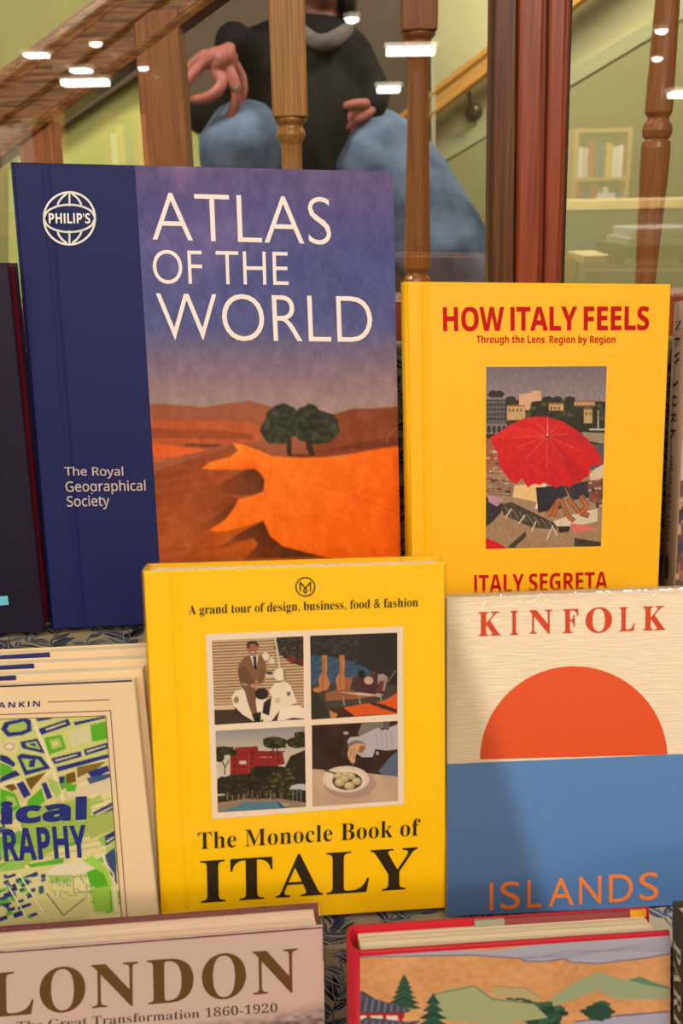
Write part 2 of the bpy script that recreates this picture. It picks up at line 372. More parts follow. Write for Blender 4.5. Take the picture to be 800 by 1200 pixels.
struct(world_box('wall_front', (-6, -13.5, 0), (6, -13.4, 3.05), mat('shop_far_wall', (120, 112, 80), .9, .1)))
def plate(name, pts, Y, th, m_):            # an upright panel of real thickness standing at depth Y
    mb = MB(); mb.prism([at(x, y, Y) for x, y in pts], (0, th, 0)); return struct(mb.build(name, m_))
plate('wall_stair', [(20, 110), (150, 12), (205, -30), (205, -420), (505, -420), (505, 480), (345, 480), (330, 138), (218, 138), (203, 66), (165, 85), (30, 176)], 3.34, .06, TAUPE)
plate('wall_landing', [(10, 200), (60, 150), (165, 80), (300, 60), (340, 140), (350, 420), (10, 420)], 3.42, .05, LIT_GREEN)  # lighter panel: the bright light on this green wall is in its colour
plate('wall_right', [(500, -460), (1000, -460), (1000, -105), (505, 190)], 3.44, .05, PALE)
mb = MB(); mb.prism([at(x, y, 3.422) for x, y in [(505, 180), (1000, -118), (1000, -98), (505, 198)]], (0, .05, 0))
struct(mb.build('trim_1', mat('skirting_green', (178, 178, 132), .6, .3)))
plate('wall_dado', [(506, 196), (1000, -98), (1000, 520), (506, 520)], 3.43, .04, mat('dado_green', (164, 160, 108), .7, .2, noise=.06, nscale=4))
mb = MB(); mb.prism([at(x, y, 3.30) for x, y in [(505, -420), (510, -420), (510, 470), (505, 470)]], (0, .06, 0)); struct(mb.build('trim_2', mat('corner_bead', (196, 190, 150), .5, .3)))
struct(world_box('landing', (-1.5, 1.75, .42), (1.2, 3.34, .48), mat('landing_carpet', (96, 84, 66), .9, .1, noise=.2, nscale=80)))

# inner window: one frame, two panes
zt2 = 1.75
win = struct(empty('window_1', (.3, YF, .6)))
def wp(mb, pts, Y, th): mb.prism([at(x, y, Y) for x, y in pts], (0, th, 0))
def jamb(name, x0t, x1t, x0b, x1b, Y, th, m_, bev=.002):
    mb = MB(); T0, T1, B1, B0 = at(x0t, -60, Y), at(x1t, -60, Y), at(x1b, 420, Y), at(x0b, 420, Y)
    T0, T1 = T0 + (T0 - B0) * ((zt2 - T0.z) / (T0.z - B0.z)), T1 + (T1 - B1) * ((zt2 - T1.z) / (T1.z - B1.z))
    mb.prism([T0, T1, B1, B0], (0, th, 0)); o = mb.build(name, m_, None, bevel=bev); o.parent = win; o.matrix_parent_inverse = win.matrix_world.inverted(); return o
jamb('mullion', 582, 671, 575, 655, YF, .05, DARKWOOD)
jamb('mullion_reveal', 581.5, 607, 574, 602, YF - .004, .03, MIDWOOD)
jamb('mullion_bead', 609, 639, 603.5, 631, YF - .012, .02, DARKWOOD, .003)
jamb('mullion_bead', 644, 667, 636, 653, YF - .009, .02, DARKWOOD, .003)
jamb('glazing_bead', 668, 673, 655, 658.5, YF + .004, .01, mat('dark_gasket', (60, 48, 30), .5, .3))
jamb('glazing_bead', 579, 582.5, 572, 575.5, YF + .004, .01, mat('dark_gasket', (60, 48, 30), .5, .3))
def inw(o): o.parent = win; o.matrix_parent_inverse = win.matrix_world.inverted(); return o
zt = at(470, 349, YF).z; zt0 = at(470, 392, YF).z
inw(world_box('bottom_rail', (-1.0, YF - .006, zt0 - .10), (1.0, YF + .055, zt), DARKWOOD, bevel=.003))
inw(world_box('sill_board', (-1.0, .868, zt0 - .03), (1.0, YF - .007, zt0 - .005), mat('grey_paint', (150, 146, 132), .5, .3), bevel=.002))
GLASS = clear_mat('window_glass', .13, .0)
for a, b in ((-1.0, at(578, 200, YF).x), (at(664, 200, YF).x, 1.0)):
    inw(world_box('pane', (a, YF + .016, zt - .004), (b, YF + .020, zt2), GLASS))
inw(world_box('head_rail', (-1.0, YF - .014, zt2 + .0005), (1.0, YF + .055, zt2 + .09), DARKWOOD, bevel=.003))

# ------------------------------------------------------------------ the banister beyond the glass
YB = 1.45
ban = empty('stair_banister', at(340, 560, YB), label='varnished wooden stair banister with turned balusters right behind the glass', cat='banister')
def pin(o, p): o.parent = p; o.matrix_parent_inverse = p.matrix_world.inverted(); return o
a0, a1 = at(0, 141, YB), at(190, 0, YB); dr = (a1 - a0).normalized(); nr = Vector((-dr.z, 0, dr.x))
prof = [(-.043, -.03), (-.043, .03), (-.034, .033), (-.030, .027), (-.012, .027), (-.006, .033), (.016, .033), (.022, .028), (.030, .030), (.040, .022), (.046, .010), (.047, 0),
        (.046, -.010), (.040, -.022), (.030, -.030), (.022, -.028), (.016, -.033), (-.006, -.033), (-.012, -.027), (-.030, -.027), (-.034, -.033)]
mb = MB(); st = a0 - dr * .55; mb.prism([st + nr * s_ * 1.02 + Vector((0, t, 0)) for s_, t in prof], dr * 2.6)
pin(mb.build('handrail', RAILWOOD, bevel=.0015), ban)
PXM = 1 / 852
bprof = [(0, 19), (4, 18.5), (9, 13), (14, 15.5), (18, 17), (23, 15), (29, 12), (42, 11.5), (150, 13.5), (262, 15.5), (266, 12), (270, 12), (274, 15.5), (281, 17), (288, 15.5), (291, 12.5), (294, 15.5), (300, 16.5), (330, 16), (480, 11), (500, 16), (520, 17), (524, 14)]
for x, ysq, m_ in ((40, 262, OAKRED), (192, 252, OAKRED), (339, 138, mat('edge_lit_baluster', (224, 160, 78), .32, .5, noise=.3, nscale=5, stretch=(70, 70, 1.5), bump=.2, col2=(160, 98, 36), coat=.3)), (490, 38, OAKRED), (640, -72, OAKRED), (774, -172, OAKRED), (912, -270, OAKRED)):  # one baluster in a lighter wood colour that holds its edge light
    p = at(x, max(ysq, 0), YB); q = at(x, ysq, YB); p.z = q.z; p.x = at(x, 100, YB).x
    slope_z = a0.z + (p.x - a0.x) * dr.z / dr.x
    hw = .0235 if x != 192 else .0300
    mb = MB(); mb.box((p.x - hw, YB - hw, p.z), (p.x + hw, YB + hw, slope_z - .012))
    mb.lathe([(r_ * PXM * 1.03, p.z - d * PXM) for d, r_ in bprof], (p.x, YB, 0), 24)
    mb.box((p.x - hw, YB - hw, p.z - .72), (p.x + hw, YB + hw, p.z - 524 * PXM))
    o = mb.build('baluster', m_, None, bevel=.003); pin(o, ban)
    for f_ in o.data.polygons: f_.use_smooth = False
s0 = a0 - nr * .78; mb = MB(); mb.prism([s0 - dr * .5 + nr * a + Vector((0, t, 0)) for a, t in ((-.12, -.02), (-.12, .02), (.02, .02), (.02, -.02))], dr * 2.5)
pin(mb.build('stringer', RAILWOOD, bevel=.003), ban)

# rail fixed on the far wall
wr = empty('wall_handrail', at(555, 130, 3.42), label='honey coloured wooden handrail fixed on the far green stair wall', cat='handrail')
b0, b1 = at(512, 118, 3.33), at(577, 68, 3.33); d2 = (b1 - b0).normalized(); n2 = Vector((-d2.z, 0, d2.x))
mb = MB(); st = b0 - d2 * .26
mb.prism([st + n2 * s_ + Vector((0, t, 0)) for s_, t in ((-.036, -.02), (-.022, -.034), (-.012, -.022), (.012, -.022), (.024, -.034), (.037, -.02), (.037, .02), (-.036, .02))], d2 * 1.5)
pin(mb.build('rail', mat('honey_rail', (206, 148, 66), .3, .5, noise=.2, nscale=8, stretch=(3, 40, 40), coat=.4), bevel=.003), wr)
br = at(555, 131, 3.42); mb = MB(); mb.lathe([(.024, -.012), (.028, -.004), (.028, .004)], br, 20, 'y'); mb.tube([br + Vector((0, -.01, 0)), br + Vector((-.01, -.06, .0)), at(548, 104, 3.34)], .008, 8)
pin(mb.build('bracket', mat('brushed_nickel', (150, 132, 104), .3, .5, metal=.8), smooth=True), wr)

# ------------------------------------------------------------------ the stepped display rack under printed cloth
Z1, Z2, Z3 = H - .3525, H - .4970, H - .665
Y1, Y2 = .678, .543
ZT = at(470, 403, .845).z
CLOTH = mat('printed_cloth_ground', (158, 142, 114), .85, .1, noise=.08, nscale=300)
def step(nm, a, b, lb, cat): r_ = empty(nm, ((a[0] + b[0]) / 2, a[1], a[2]), label=lb, cat=cat); pin(world_box('cloth_cover', a, b, CLOTH, bevel=.002), r_); return r_
T_STEP = step('display_step', (-.75, Y1, Z2 + .0015), (.75, .866, Z1), 'uppermost blue leaf cloth display step, under the tall atlas', 'display step')
M_STEP = step('display_step', (-.75, Y2, Z3 + .0015), (.75, .866, Z2), 'middle blue leaf cloth display step, under the centre yellow book', 'display step')
B_STEP = step('display_step', (-.75, .36, .0), (.75, .866, Z3), 'lowest blue leaf cloth display step, behind and under the bottom books', 'display step')
BACKB = step('back_board', (-.75, .845, Z1 + .0015), (.75, .864, ZT), 'upright leaf cloth back board glimpsed between atlas and yellow book', 'display board')

def leaves(own, o, ux, uy, W, Hh, n, seed):
    rr = random.Random(seed); mb = MB(); cols = []; nrm = ux.cross(uy).normalized(); o = Vector(o)
    def pol(pts, c, l):
        k = len(mb.v); P = [o + ux * a + uy * b + nrm * l for a, b in pts]; mb.add(P, [tuple(range(len(P)))]); cols.append((c, len(P)))
    ns = int(W / .016) + 1
    for s_ in range(ns):                    # willow stems wander up the cloth, leaves alternate on them
        x = W * (s_ + .5) / ns; y = -.02; a = pi / 2 + rr.uniform(-.5, .5); side = 1
        while y < Hh + .02:
            L = .011; nx_, ny_ = x + cos(a) * L, y + sin(a) * L
            px_, py_ = -sin(a) * .0006, cos(a) * .0006
            if 0 < x < W and 0 < y < Hh and 0 < nx_ < W and 0 < ny_ < Hh: pol([(x + px_, y + py_), (nx_ + px_, ny_ + py_), (nx_ - px_, ny_ - py_), (x - px_, y - py_)], (96, 92, 84), .0003)
            for sd in ((side,) if rr.random() < .45 else (1, -1)):
                la = a + sd * rr.uniform(.5, 1.25); ll = rr.uniform(.013, .023); lw = ll * rr.uniform(.14, .22); bend = rr.uniform(-.5, .5)
                up_, dn = [], []; ok = True
                for k in range(9):
                    t = k / 8; aa = la + bend * t; cx, cy = x + cos(la + bend * t * .5) * ll * t, y + sin(la + bend * t * .5) * ll * t; wv = lw * sin(pi * t ** .8)
                    up_.append((cx - sin(aa) * wv, cy + cos(aa) * wv)); dn.append((cx + sin(aa) * wv, cy - cos(aa) * wv))
                    for q in (up_[-1], dn[-1]):
                        if not (0 < q[0] < W and 0 < q[1] < Hh): ok = False
                if ok:
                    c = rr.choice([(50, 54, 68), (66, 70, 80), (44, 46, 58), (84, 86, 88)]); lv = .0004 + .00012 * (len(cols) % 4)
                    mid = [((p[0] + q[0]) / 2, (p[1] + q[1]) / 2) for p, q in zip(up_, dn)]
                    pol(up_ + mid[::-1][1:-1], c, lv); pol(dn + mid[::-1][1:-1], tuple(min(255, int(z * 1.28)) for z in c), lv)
                    pol([(q[0] + .0002, q[1] + .0003) for q in mid] + [(q[0] - .0002, q[1] - .0003) for q in mid[::-1]], (178, 168, 145), lv + .00005)
            side = -side; a += rr.uniform(-.4, .4); a += (pi / 2 - a) * .12; x, y = nx_, ny_
    ob = mb.build('leaf_print', print_mat(.85, 0, 'cloth_print')); me = ob.data; at_ = me.color_attributes.new('Col', 'FLOAT_COLOR', 'POINT'); dat = []
    for c, k in cols: dat += list(S(c)) * k
    if len(dat) == len(me.vertices) * 4: at_.data.foreach_set('color', dat)
    ob['kind'] = 'stuff'; return pin(ob, own)
X, Zv, Yv = Vector((1, 0, 0)), Vector((0, 0, 1)), Vector((0, 1, 0))
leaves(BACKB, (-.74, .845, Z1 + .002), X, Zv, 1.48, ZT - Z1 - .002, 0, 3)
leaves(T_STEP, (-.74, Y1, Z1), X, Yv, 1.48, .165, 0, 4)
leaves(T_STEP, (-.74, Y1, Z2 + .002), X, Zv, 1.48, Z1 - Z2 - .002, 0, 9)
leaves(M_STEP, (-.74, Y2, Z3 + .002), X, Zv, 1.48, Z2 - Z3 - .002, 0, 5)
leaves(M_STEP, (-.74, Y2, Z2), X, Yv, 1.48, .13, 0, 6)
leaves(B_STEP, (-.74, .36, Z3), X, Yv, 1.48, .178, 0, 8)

# ------------------------------------------------------------------ books
POSE = {k: Pose(*v) for k, v in {
 'atlas': ([-.2419, .7372, -.349], [4.08, 7.03, .82]), 'hif': ([.0536, .7235, -.349], [2.13, 10.54, .96]),
 'mono': ([-.1306, .5552, -.494], [3.75, 9.64, .66]), 'kin': ([.0692, .5617, -.494], [4.21, 14.55, 1.25]),
 'london': ([-.2357, .4377, -.6124], [7.26, 10.55, 1.6]), 'japan': ([.0045, .4218, -.5901], [5.36, 14.95, 1.63]),
 'map': ([-.3076, .5463, -.494], [.58, 11.44, -2.25]), 'dark': ([-.4058, .7292, -.349], [2.14, 4.61, .65])}.items()}
NAVY = mat('navy_cloth', (28, 32, 80), .55, .2)
# --- atlas
P = POSE['atlas']; A_C = [(15, 190), (460, 201), (471, 731), (62, 739)]
at_b = book(P, A_C, .028, NAVY, sit=Z1, label='tall navy atlas with desert dune photograph and white lettering', groove=.024)
cv = Canvas(140, 180, 490, 740, 1.6, (80, 66, 110)); cv.crop(0, 0, 1)
cv.vgrad([(190, (84, 66, 108)), (240, (74, 66, 118)), (300, (66, 70, 122)), (370, (80, 82, 128)), (410, (118, 100, 118)), (440, (142, 116, 118)), (468, (156, 128, 122))])
sky = cv.Y < 466
n_ = up2(5, cv.h, cv.w) * .5 + up2(12, cv.h, cv.w) * .3 + up2(30, cv.h, cv.w) * .2
cl = np.clip((n_ - .5) * 4, 0, 1) * np.clip((360 - cv.Y) / 120, 0, 1) * np.clip((430 - cv.X) / 200, .15, 1)
cv.a += (np.array([150, 112, 148]) / 255. - cv.a) * (cl * .7)[..., None]
cl = np.exp(-((cv.X - 225) / 70) ** 2 - ((cv.Y - 285 + (cv.X - 225) * .2) / 40) ** 2) * (.4 + n_); cv.a += (np.array([150, 120, 158]) / 255. - cv.a) * (cl * .5)[..., None]
cv.blur(3)
cv.crop(150, 400, 2.286)
cv.poly([(50, 140), (120, 142), (200, 150), (260, 140), (320, 132), (370, 146), (500, 175), (500, 700), (50, 700)], (150, 82, 52))
cv.poly([(480, 190), (560, 165), (600, 154), (660, 153), (740, 148), (740, 260), (480, 290)], (130, 62, 30))
cv.poly([(50, 180), (140, 186), (260, 184), (350, 196), (360, 240), (300, 250), (50, 255)], (176, 84, 42))
cv.poly([(50, 205), (140, 210), (250, 212), (330, 224), (330, 236), (50, 232)], (150, 68, 30)); cv.poly([(150, 248), (250, 250), (230, 258), (150, 256)], (110, 52, 28))
cv.poly([(60, 248), (180, 262), (220, 264), (120, 286), (60, 284)], (216, 92, 36)); cv.poly([(60, 290), (110, 286), (80, 298), (60, 298)], (196, 84, 30))
cv.poly([(560, 268), (640, 262), (740, 250), (740, 230), (620, 245), (500, 275)], (112, 50, 24)); cv.line([(690, 245), (700, 222), (720, 206)], 3, (190, 110, 70), .7)
cv.grad([(60, 330), (130, 302), (200, 282), (280, 252), (300, 300), (340, 700), (60, 700)], (140, 64, 26), (176, 84, 34), (60, 330), (240, 560))
for k in range(30):
    y_ = 318 + k * 13; cv.line([(60, y_ + 14), (120 + k * 2, y_ + 2), (190 + k * 3, y_ - 12), (260 + k * 3, y_ - 30)], 3 + k % 3 * 2, (120, 56, 20) if k % 2 else (206, 104, 44), .16)
cv.grad([(275, 246), (300, 250), (345, 266), (380, 282), (460, 288), (560, 284), (640, 268), (740, 254), (740, 720), (200, 720), (225, 560), (250, 500), (225, 492), (215, 486), (262, 450), (285, 420), (292, 402), (330, 392), (358, 380), (362, 345), (335, 318), (260, 320), (190, 318), (215, 300), (270, 286), (292, 268)], (246, 120, 26), (232, 90, 2), (300, 260), (600, 620))
cv.grad([(190, 318), (215, 300), (270, 284), (292, 266), (275, 246), (300, 256), (330, 284), (345, 318)], (250, 138, 46), (236, 100, 14), (280, 250), (300, 318))
cv.grad([(170, 388), (215, 370), (262, 348), (312, 320), (335, 318), (352, 332), (361, 352), (358, 380), (330, 390), (296, 392), (230, 384)], (98, 48, 18), (158, 74, 28), (345, 350), (190, 385))
cv.grad([(170, 388), (230, 384), (292, 400), (268, 440), (215, 488), (150, 520), (80, 540), (110, 450)], (132, 62, 24), (170, 80, 32), (285, 405), (110, 490)); cv.grad([(180, 478), (240, 446), (286, 404), (278, 430), (255, 462), (215, 488)], (96, 48, 18), (150, 70, 26), (280, 415), (190, 485))
cv.grad([(100, 620), (215, 494), (262, 492), (310, 478), (358, 462), (366, 480), (376, 506), (410, 535), (470, 552), (570, 578), (640, 600), (640, 720), (100, 720)], (190, 88, 20), (150, 68, 22), (360, 470), (160, 640))
cv.grad([(236, 545), (290, 500), (358, 462), (366, 480), (376, 506), (410, 535), (470, 552), (570, 578), (640, 610), (440, 600), (330, 590), (290, 600), (318, 560), (345, 530), (330, 512), (290, 524)], (88, 42, 12), (150, 70, 20), (370, 490), (280, 600))
for k in range(9): cv.line([(120, 560 + k * 12), (200, 530 + k * 13), (300, 520 + k * 13)], 4, (126, 58, 18) if k % 2 else (206, 102, 34), .2)
for k in range(12): cv.line([(420 + k * 22, 320 + k * 18), (520 + k * 16, 330 + k * 20), (700, 340 + k * 22)], 5, (250, 124, 20) if k % 2 else (222, 84, 4), .16)
for k in range(5): cv.line([(600 + k * 26, 390 + k * 10), (620 + k * 26, 400 + k * 11)], 3, (190, 74, 8), .6)
tr = random.Random(2)
for cx, cy, rx, ry in ((410, 190, 48, 48), (395, 215, 45, 36), (480, 195, 45, 52), (520, 205, 42, 42), (505, 225, 40, 26)):
    cv.ell(cx, cy, rx, ry, (44, 46, 32), 1, 0, .07)
    for k in range(40): cv.ell(cx + tr.uniform(-rx, rx) * .8, cy + tr.uniform(-ry, ry) * .8, 7, 6, tr.choice([(58, 60, 40), (34, 36, 26), (70, 70, 46)]), .7, 0, .2)
cv.poly([(420, 240), (434, 240), (434, 282), (422, 282)], (54, 36, 28)); cv.poly([(472, 240), (486, 244), (498, 282), (484, 282), (474, 262)], (54, 36, 28)); cv.ell(455, 281, 40, 4, (80, 36, 10), .7)
cv.noise(40, .05); cv.noise(120, .04); cv.blur(1)
grid_print('dune_photograph', P, [(158, 194), (460.3, 201.2), (470.3, 712.0), (190.6, 717.0)], 230, 320, cv, at_b)
CREAM = (238, 224, 214)
lettering('title', P, 'ATLAS', 'plain', (179, 281.5), (388, 287), (176, 225), CREAM, at_b, off=-.012)
lettering('title', P, 'OF THE', 'plain', (180, 332.5), (338, 334.5), (178, 292.5), CREAM, at_b, off=-.008)
lettering('title', P, 'WORLD', 'plain', (186.5, 398.5), (436.5, 401.5), (182.5, 343), CREAM, at_b, off=-.011)
for s_, a, b, c in (('The Royal', (76.5, 560.5), (145, 560.5), (75.5, 546.5)), ('Geographical', (77.5, 580), (171, 578.5), (76.5, 563.5)), ('Society', (79, 597.5), (129, 596.5), (78, 581))):
    lettering('society_name', P, s_, 'sans', a, b, c, (186, 168, 158), at_b, off=.012)
cx, cy, r0 = 81.5, 256, 30
gl = [[(cx + r0 * cos(2 * pi * k / 40), cy + r0 * 1.02 * sin(2 * pi * k / 40)) for k in range(41)]]
for s_ in (1, -1): gl.append([(cx + r0 * t / 10, cy + s_ * 16 * math.sqrt(max(0, 1 - (t / 10) ** 2)) + 0) for t in range(-10, 11)])
for mx in (-.42, 0, .42):
    for s_ in (1, -1):
        gl.append([(cx + mx * r0 * (1.1 - .8 * ((j / 5) ** 2)), cy + s_ * (15 * math.sqrt(1 - mx * mx * .8) + (r0 * .98 - 14) * j / 5 * (1 if mx == 0 else .95))) for j in range(6)])
ribbon('globe_emblem', P, gl, .0015, (240, 235, 220), at_b)
lettering('globe_emblem', P, "PHILIP'S", 'bold', (57.5, 262), (106, 262), (57, 250), (240, 235, 220), at_b)
# --- yellow travel book, upper right
YEL = mat('yellow_cloth', (246, 180, 4), .5, .3, bump=.05, nscale=900)
P = POSE['hif']; hi = book(P, [(477, 330), (786, 333), (769, 738), (483.5, 742)], .020, YEL, sit=Z1, label='upper yellow book with red title and red beach umbrella photograph', groove=.0135)
cv = Canvas(566, 426, 714, 646, 4, (140, 120, 110)); cv.crop(540, 420, 4)
cv.vgrad([(40, (112, 98, 104)), (180, (138, 120, 120)), (330, (150, 120, 90))]); rr = random.Random(5)
cv.poly([(110, 205), (300, 190), (690, 200), (690, 400), (110, 400)], (44, 42, 26))
for k in range(60): cv.ell(rr.uniform(115, 685), rr.uniform(200, 290), rr.uniform(8, 20), rr.uniform(6, 14), rr.choice([(50, 54, 30), (36, 36, 24), (74, 72, 40), (60, 58, 36)]), 1, 0, .15)
for x in (150, 178, 232, 348, 405, 450, 510): cv.ell(x, 190 if x > 200 else 165, 26, 16, (46, 42, 28), 1, 0, .12)
cv.poly([(272, 165), (320, 160), (340, 150), (372, 150), (374, 195), (330, 200), (318, 240), (272, 230)], (206, 158, 122))
for a, b, c, d in ((215, 215, 300, 285), (410, 205, 480, 240), (530, 195, 625, 220), (575, 230, 615, 300)): cv.rect(a, b, c, d, (190, 150, 98)); cv.rect(a, b, c, b + 8, (150, 96, 60)); [cv.rect(a + 8 + q * 18, b + 18, a + 16 + q * 18, b + 32, (96, 74, 52)) for q in range(int((c - a) / 18))]
cv.rect(112, 190, 210, 345, (58, 56, 58)); [cv.rect(112, 200 + q * 22, 210, 206 + q * 22, (112, 100, 96)) for q in range(5)]; [cv.rect(116 + q * 16, 190, 120 + q * 16, 300, (104, 92, 88), .7) for q in range(6)]
cv.rect(112, 300, 215, 350, (120, 106, 96)); [cv.ell(130 + q * 24, 328, 9, 18, (48, 44, 48)) for q in range(4)]
cv.poly([(560, 340), (690, 345), (690, 400), (590, 380)], (150, 128, 100)); cv.rect(600, 325, 690, 332, (200, 190, 175)); cv.rect(640, 240, 645, 330, (190, 180, 170))
cv.poly([(600, 395), (690, 400), (690, 560), (560, 560)], (88, 76, 84))
cv.poly([(110, 500), (690, 520), (690, 900), (110, 900)], (156, 122, 90)); cv.rect(112, 370, 200, 520, (150, 90, 70)); rr2 = random.Random(9)
for k in range(70): x, y = rr2.uniform(112, 230), rr2.uniform(400, 620); cv.rect(x, y, x + rr2.uniform(6, 30), y + rr2.uniform(4, 12), rr2.choice([(60, 44, 44), (200, 170, 140), (170, 60, 44), (120, 90, 70), (186, 150, 120)]), .9)
for q in range(6): cv.line([(112, 560 + q * 14), (260, 580 + q * 12)], 4, (70, 54, 44), .6)
cv.poly([(600, 540), (630, 510), (690, 480), (690, 600), (610, 590)], (208, 178, 150)); cv.poly([(580, 570), (680, 560), (690, 700), (590, 660)], (110, 70, 60))
for k in range(30): x, y = rr2.uniform(590, 680), rr2.uniform(560, 690); cv.ell(x, y, 8, 6, rr2.choice([(60, 36, 32), (190, 150, 130), (170, 60, 50), (140, 100, 80)]), .9, 0, .2)
cv.poly([(112, 640), (200, 680), (185, 720), (150, 760), (112, 790)], (52, 44, 46)); cv.poly([(120, 630), (200, 655), (170, 690), (130, 670)], (176, 130, 140))
for k in range(260): cv.ell(rr2.uniform(112, 660), rr2.uniform(720, 890), 3, 2.4, rr2.choice([(120, 92, 66), (190, 152, 116), (104, 78, 58)]), .6)
cv.poly([(250, 590), (385, 580), (360, 670), (240, 645)], (222, 180, 122)); cv.poly([(385, 580), (400, 585), (360, 700), (345, 700)], (230, 210, 180))
cv.poly([(350, 600), (470, 590), (470, 700), (360, 720)], (46, 38, 40)); cv.poly([(180, 680), (240, 670), (450, 775), (445, 800), (330, 790), (200, 730)], (70, 60, 50))
for q in range(7): cv.line([(205 + q * 34, 690 + q * 12), (235 + q * 34, 740 + q * 10)], 4, (150, 128, 98), .8)
for a, b in (((210, 740), (235, 700)), ((270, 770), (300, 730)), ((330, 810), (350, 760)), ((400, 850), (430, 780)), ((430, 790), (450, 830))): cv.line([a, b], 7, (196, 180, 160))
cv.poly([(430, 760), (520, 730), (640, 700), (640, 760), (560, 780), (450, 790)], (206, 186, 160)); cv.poly([(510, 770), (600, 780), (640, 800), (520, 815)], (206, 104, 88))
cv.poly([(400, 610), (480, 590), (500, 640), (470, 650), (410, 680)], (48, 44, 52)); cv.poly([(480, 590), (590, 570), (600, 650), (520, 660)], (56, 48, 56))
for L, wd in (([(400, 735), (465, 655), (500, 735), (530, 760)], 24), ([(500, 650), (555, 720), (600, 735)], 26), ([(560, 640), (590, 690), (560, 720)], 28), ([(455, 660), (430, 740)], 26)): cv.line(L, wd, (146, 82, 46)); cv.line(L, wd * .35, (180, 110, 66), .8)
cv.poly([(215, 885), (300, 810), (306, 830), (250, 888)], (70, 56, 48)); cv.poly([(112, 838), (190, 872), (215, 895), (112, 900)], (200, 20, 20)); cv.poly([(450, 785), (510, 785), (505, 810), (460, 815)], (48, 40, 38)); cv.poly([(530, 840), (655, 860), (655, 890), (530, 880)], (66, 54, 46))
um = [(135, 365), (180, 340), (230, 305), (290, 278), (350, 268), (405, 270), (470, 288), (540, 330), (600, 380), (640, 430), (660, 470), (648, 492), (605, 498), (600, 545), (575, 556), (560, 575), (530, 578), (510, 600), (480, 588), (440, 602), (420, 588), (385, 575), (370, 588), (340, 582), (312, 600), (285, 555), (260, 585), (225, 565), (205, 530), (180, 500), (172, 440), (148, 400)]
cv.poly(um, (200, 26, 22)); hub = (404, 358)
for a, b, c in (((140, 370), (235, 305), (214, 36, 28)), ((290, 278), (350, 268), (206, 30, 24)), ((540, 330), (640, 430), (186, 26, 30)), ((600, 545), (530, 578), (178, 22, 26)), ((480, 588), (400, 585), (190, 26, 30)), ((285, 555), (205, 530), (196, 28, 30)), ((405, 270), (470, 288), (192, 28, 32))): cv.poly([hub, a, b], c, .8)
for q in ((140, 372), (250, 300), (345, 270), (405, 272), (470, 290), (560, 345), (650, 470), (520, 530), (400, 590), (250, 520), (180, 440)): cv.line([hub, ((hub[0] * .35 + q[0] * .65), (hub[1] * .35 + q[1] * .65))], 5, (232, 96, 84), .45)
cv.ell(404, 358, 11, 8, (70, 40, 36)); cv.ell(404, 355, 5, 4, (220, 200, 180)); cv.line([(404, 350), (405, 275)], 4, (240, 150, 130), .6)
cv.noise(60, .05)
grid_print('beach_photograph', P, [(569.5, 430), (710.5, 429), (703.8, 640), (569, 643)], 170, 250, cv, hi)
RED = (190, 4, 2)
lettering('title', P, 'HOW ITALY FEELS', 'bold', (519, 388.3), (760, 387), (518.5, 360), RED, hi, off=.007, words=.75, space=.98)
lettering('subtitle', P, 'Through the Lens, Region by Region', 'bold', (558, 404.5), (720.5, 404.5), (558, 393), RED, hi, off=-.004)
lettering('publisher_name', P, 'ITALY SEGRETA', 'bold', (555.5, 695.2), (711.5, 691), (555.3, 673.8), RED, hi, off=-.002, words=.8)
# --- yellow wrapped book, centre
YEL2 = mat('yellow_jacket', (246, 190, 2), .42, .35)
P = POSE['mono']; mo = book(P, [(168, 670), (521, 660), (522, 1075), (190, 1094)], .027, YEL2, sit=Z2, label='shrink-wrapped yellow book in front with four small photographs', round_spine=.0012, groove=.020, wrap=True)
FR = [(240.8, 743), (472, 733.6), (473.2, 942), (248.8, 959.7)]
flat('photo_frame', P, FR, (228, 204, 176), mo)
def pic(cs, k, ox, oy, bg): c = Canvas(min(q[0] for q in cs) - 2, min(q[1] for q in cs) - 2, max(q[0] for q in cs) + 2, max(q[1] for q in cs) + 2, 5, bg); return c.crop(ox, oy, k)
c1 = [(248.1, 750.2), (355.3, 745.2), (356, 842.5), (251.7, 849)]; cv = pic(c1, 6.4, 240, 735, (190, 156, 114))
for q in range(24): y = 118 + q * 22; cv.line([(40, y), (760, y - 30)], 9 if q < 20 else 5, (112, 82, 56), .95); cv.line([(40, y + 9), (760, y - 21)], 4, (214, 182, 140), .8)
cv.poly([(510, 60), (760, 50), (760, 290), (700, 280), (640, 260), (560, 200)], (52, 44, 36)); cv.ell(650, 235, 34, 28, (110, 50, 40)); cv.ell(720, 255, 24, 30, (96, 40, 34)); rr = random.Random(3)
for k in range(60): cv.ell(rr.uniform(520, 740), rr.uniform(70, 210), 12, 9, rr.choice([(70, 66, 48), (40, 36, 30), (90, 80, 60)]), .7, 0, .3)
cv.line([(525, 75), (560, 300)], 12, (206, 190, 160)); cv.poly([(40, 620), (760, 590), (760, 760), (40, 760)], (66, 48, 38)); cv.rect(60, 585, 220, 612, (206, 176, 140))
W_ = (222, 202, 172)
cv.poly([(215, 575), (300, 590), (470, 640), (470, 730), (330, 700), (240, 660)], (50, 40, 36)); cv.poly([(198, 520), (230, 470), (290, 455), (420, 470), (470, 560), (470, 640), (420, 700), (360, 700), (280, 650), (215, 585)], W_)
cv.ell(235, 540, 20, 26, (140, 120, 96)); cv.poly([(420, 640), (500, 520), (480, 470), (520, 420), (600, 400), (640, 430), (690, 560), (620, 590), (560, 620), (500, 700), (440, 710)], W_); cv.poly([(440, 560), (500, 520), (480, 660), (430, 640)], (40, 34, 34))
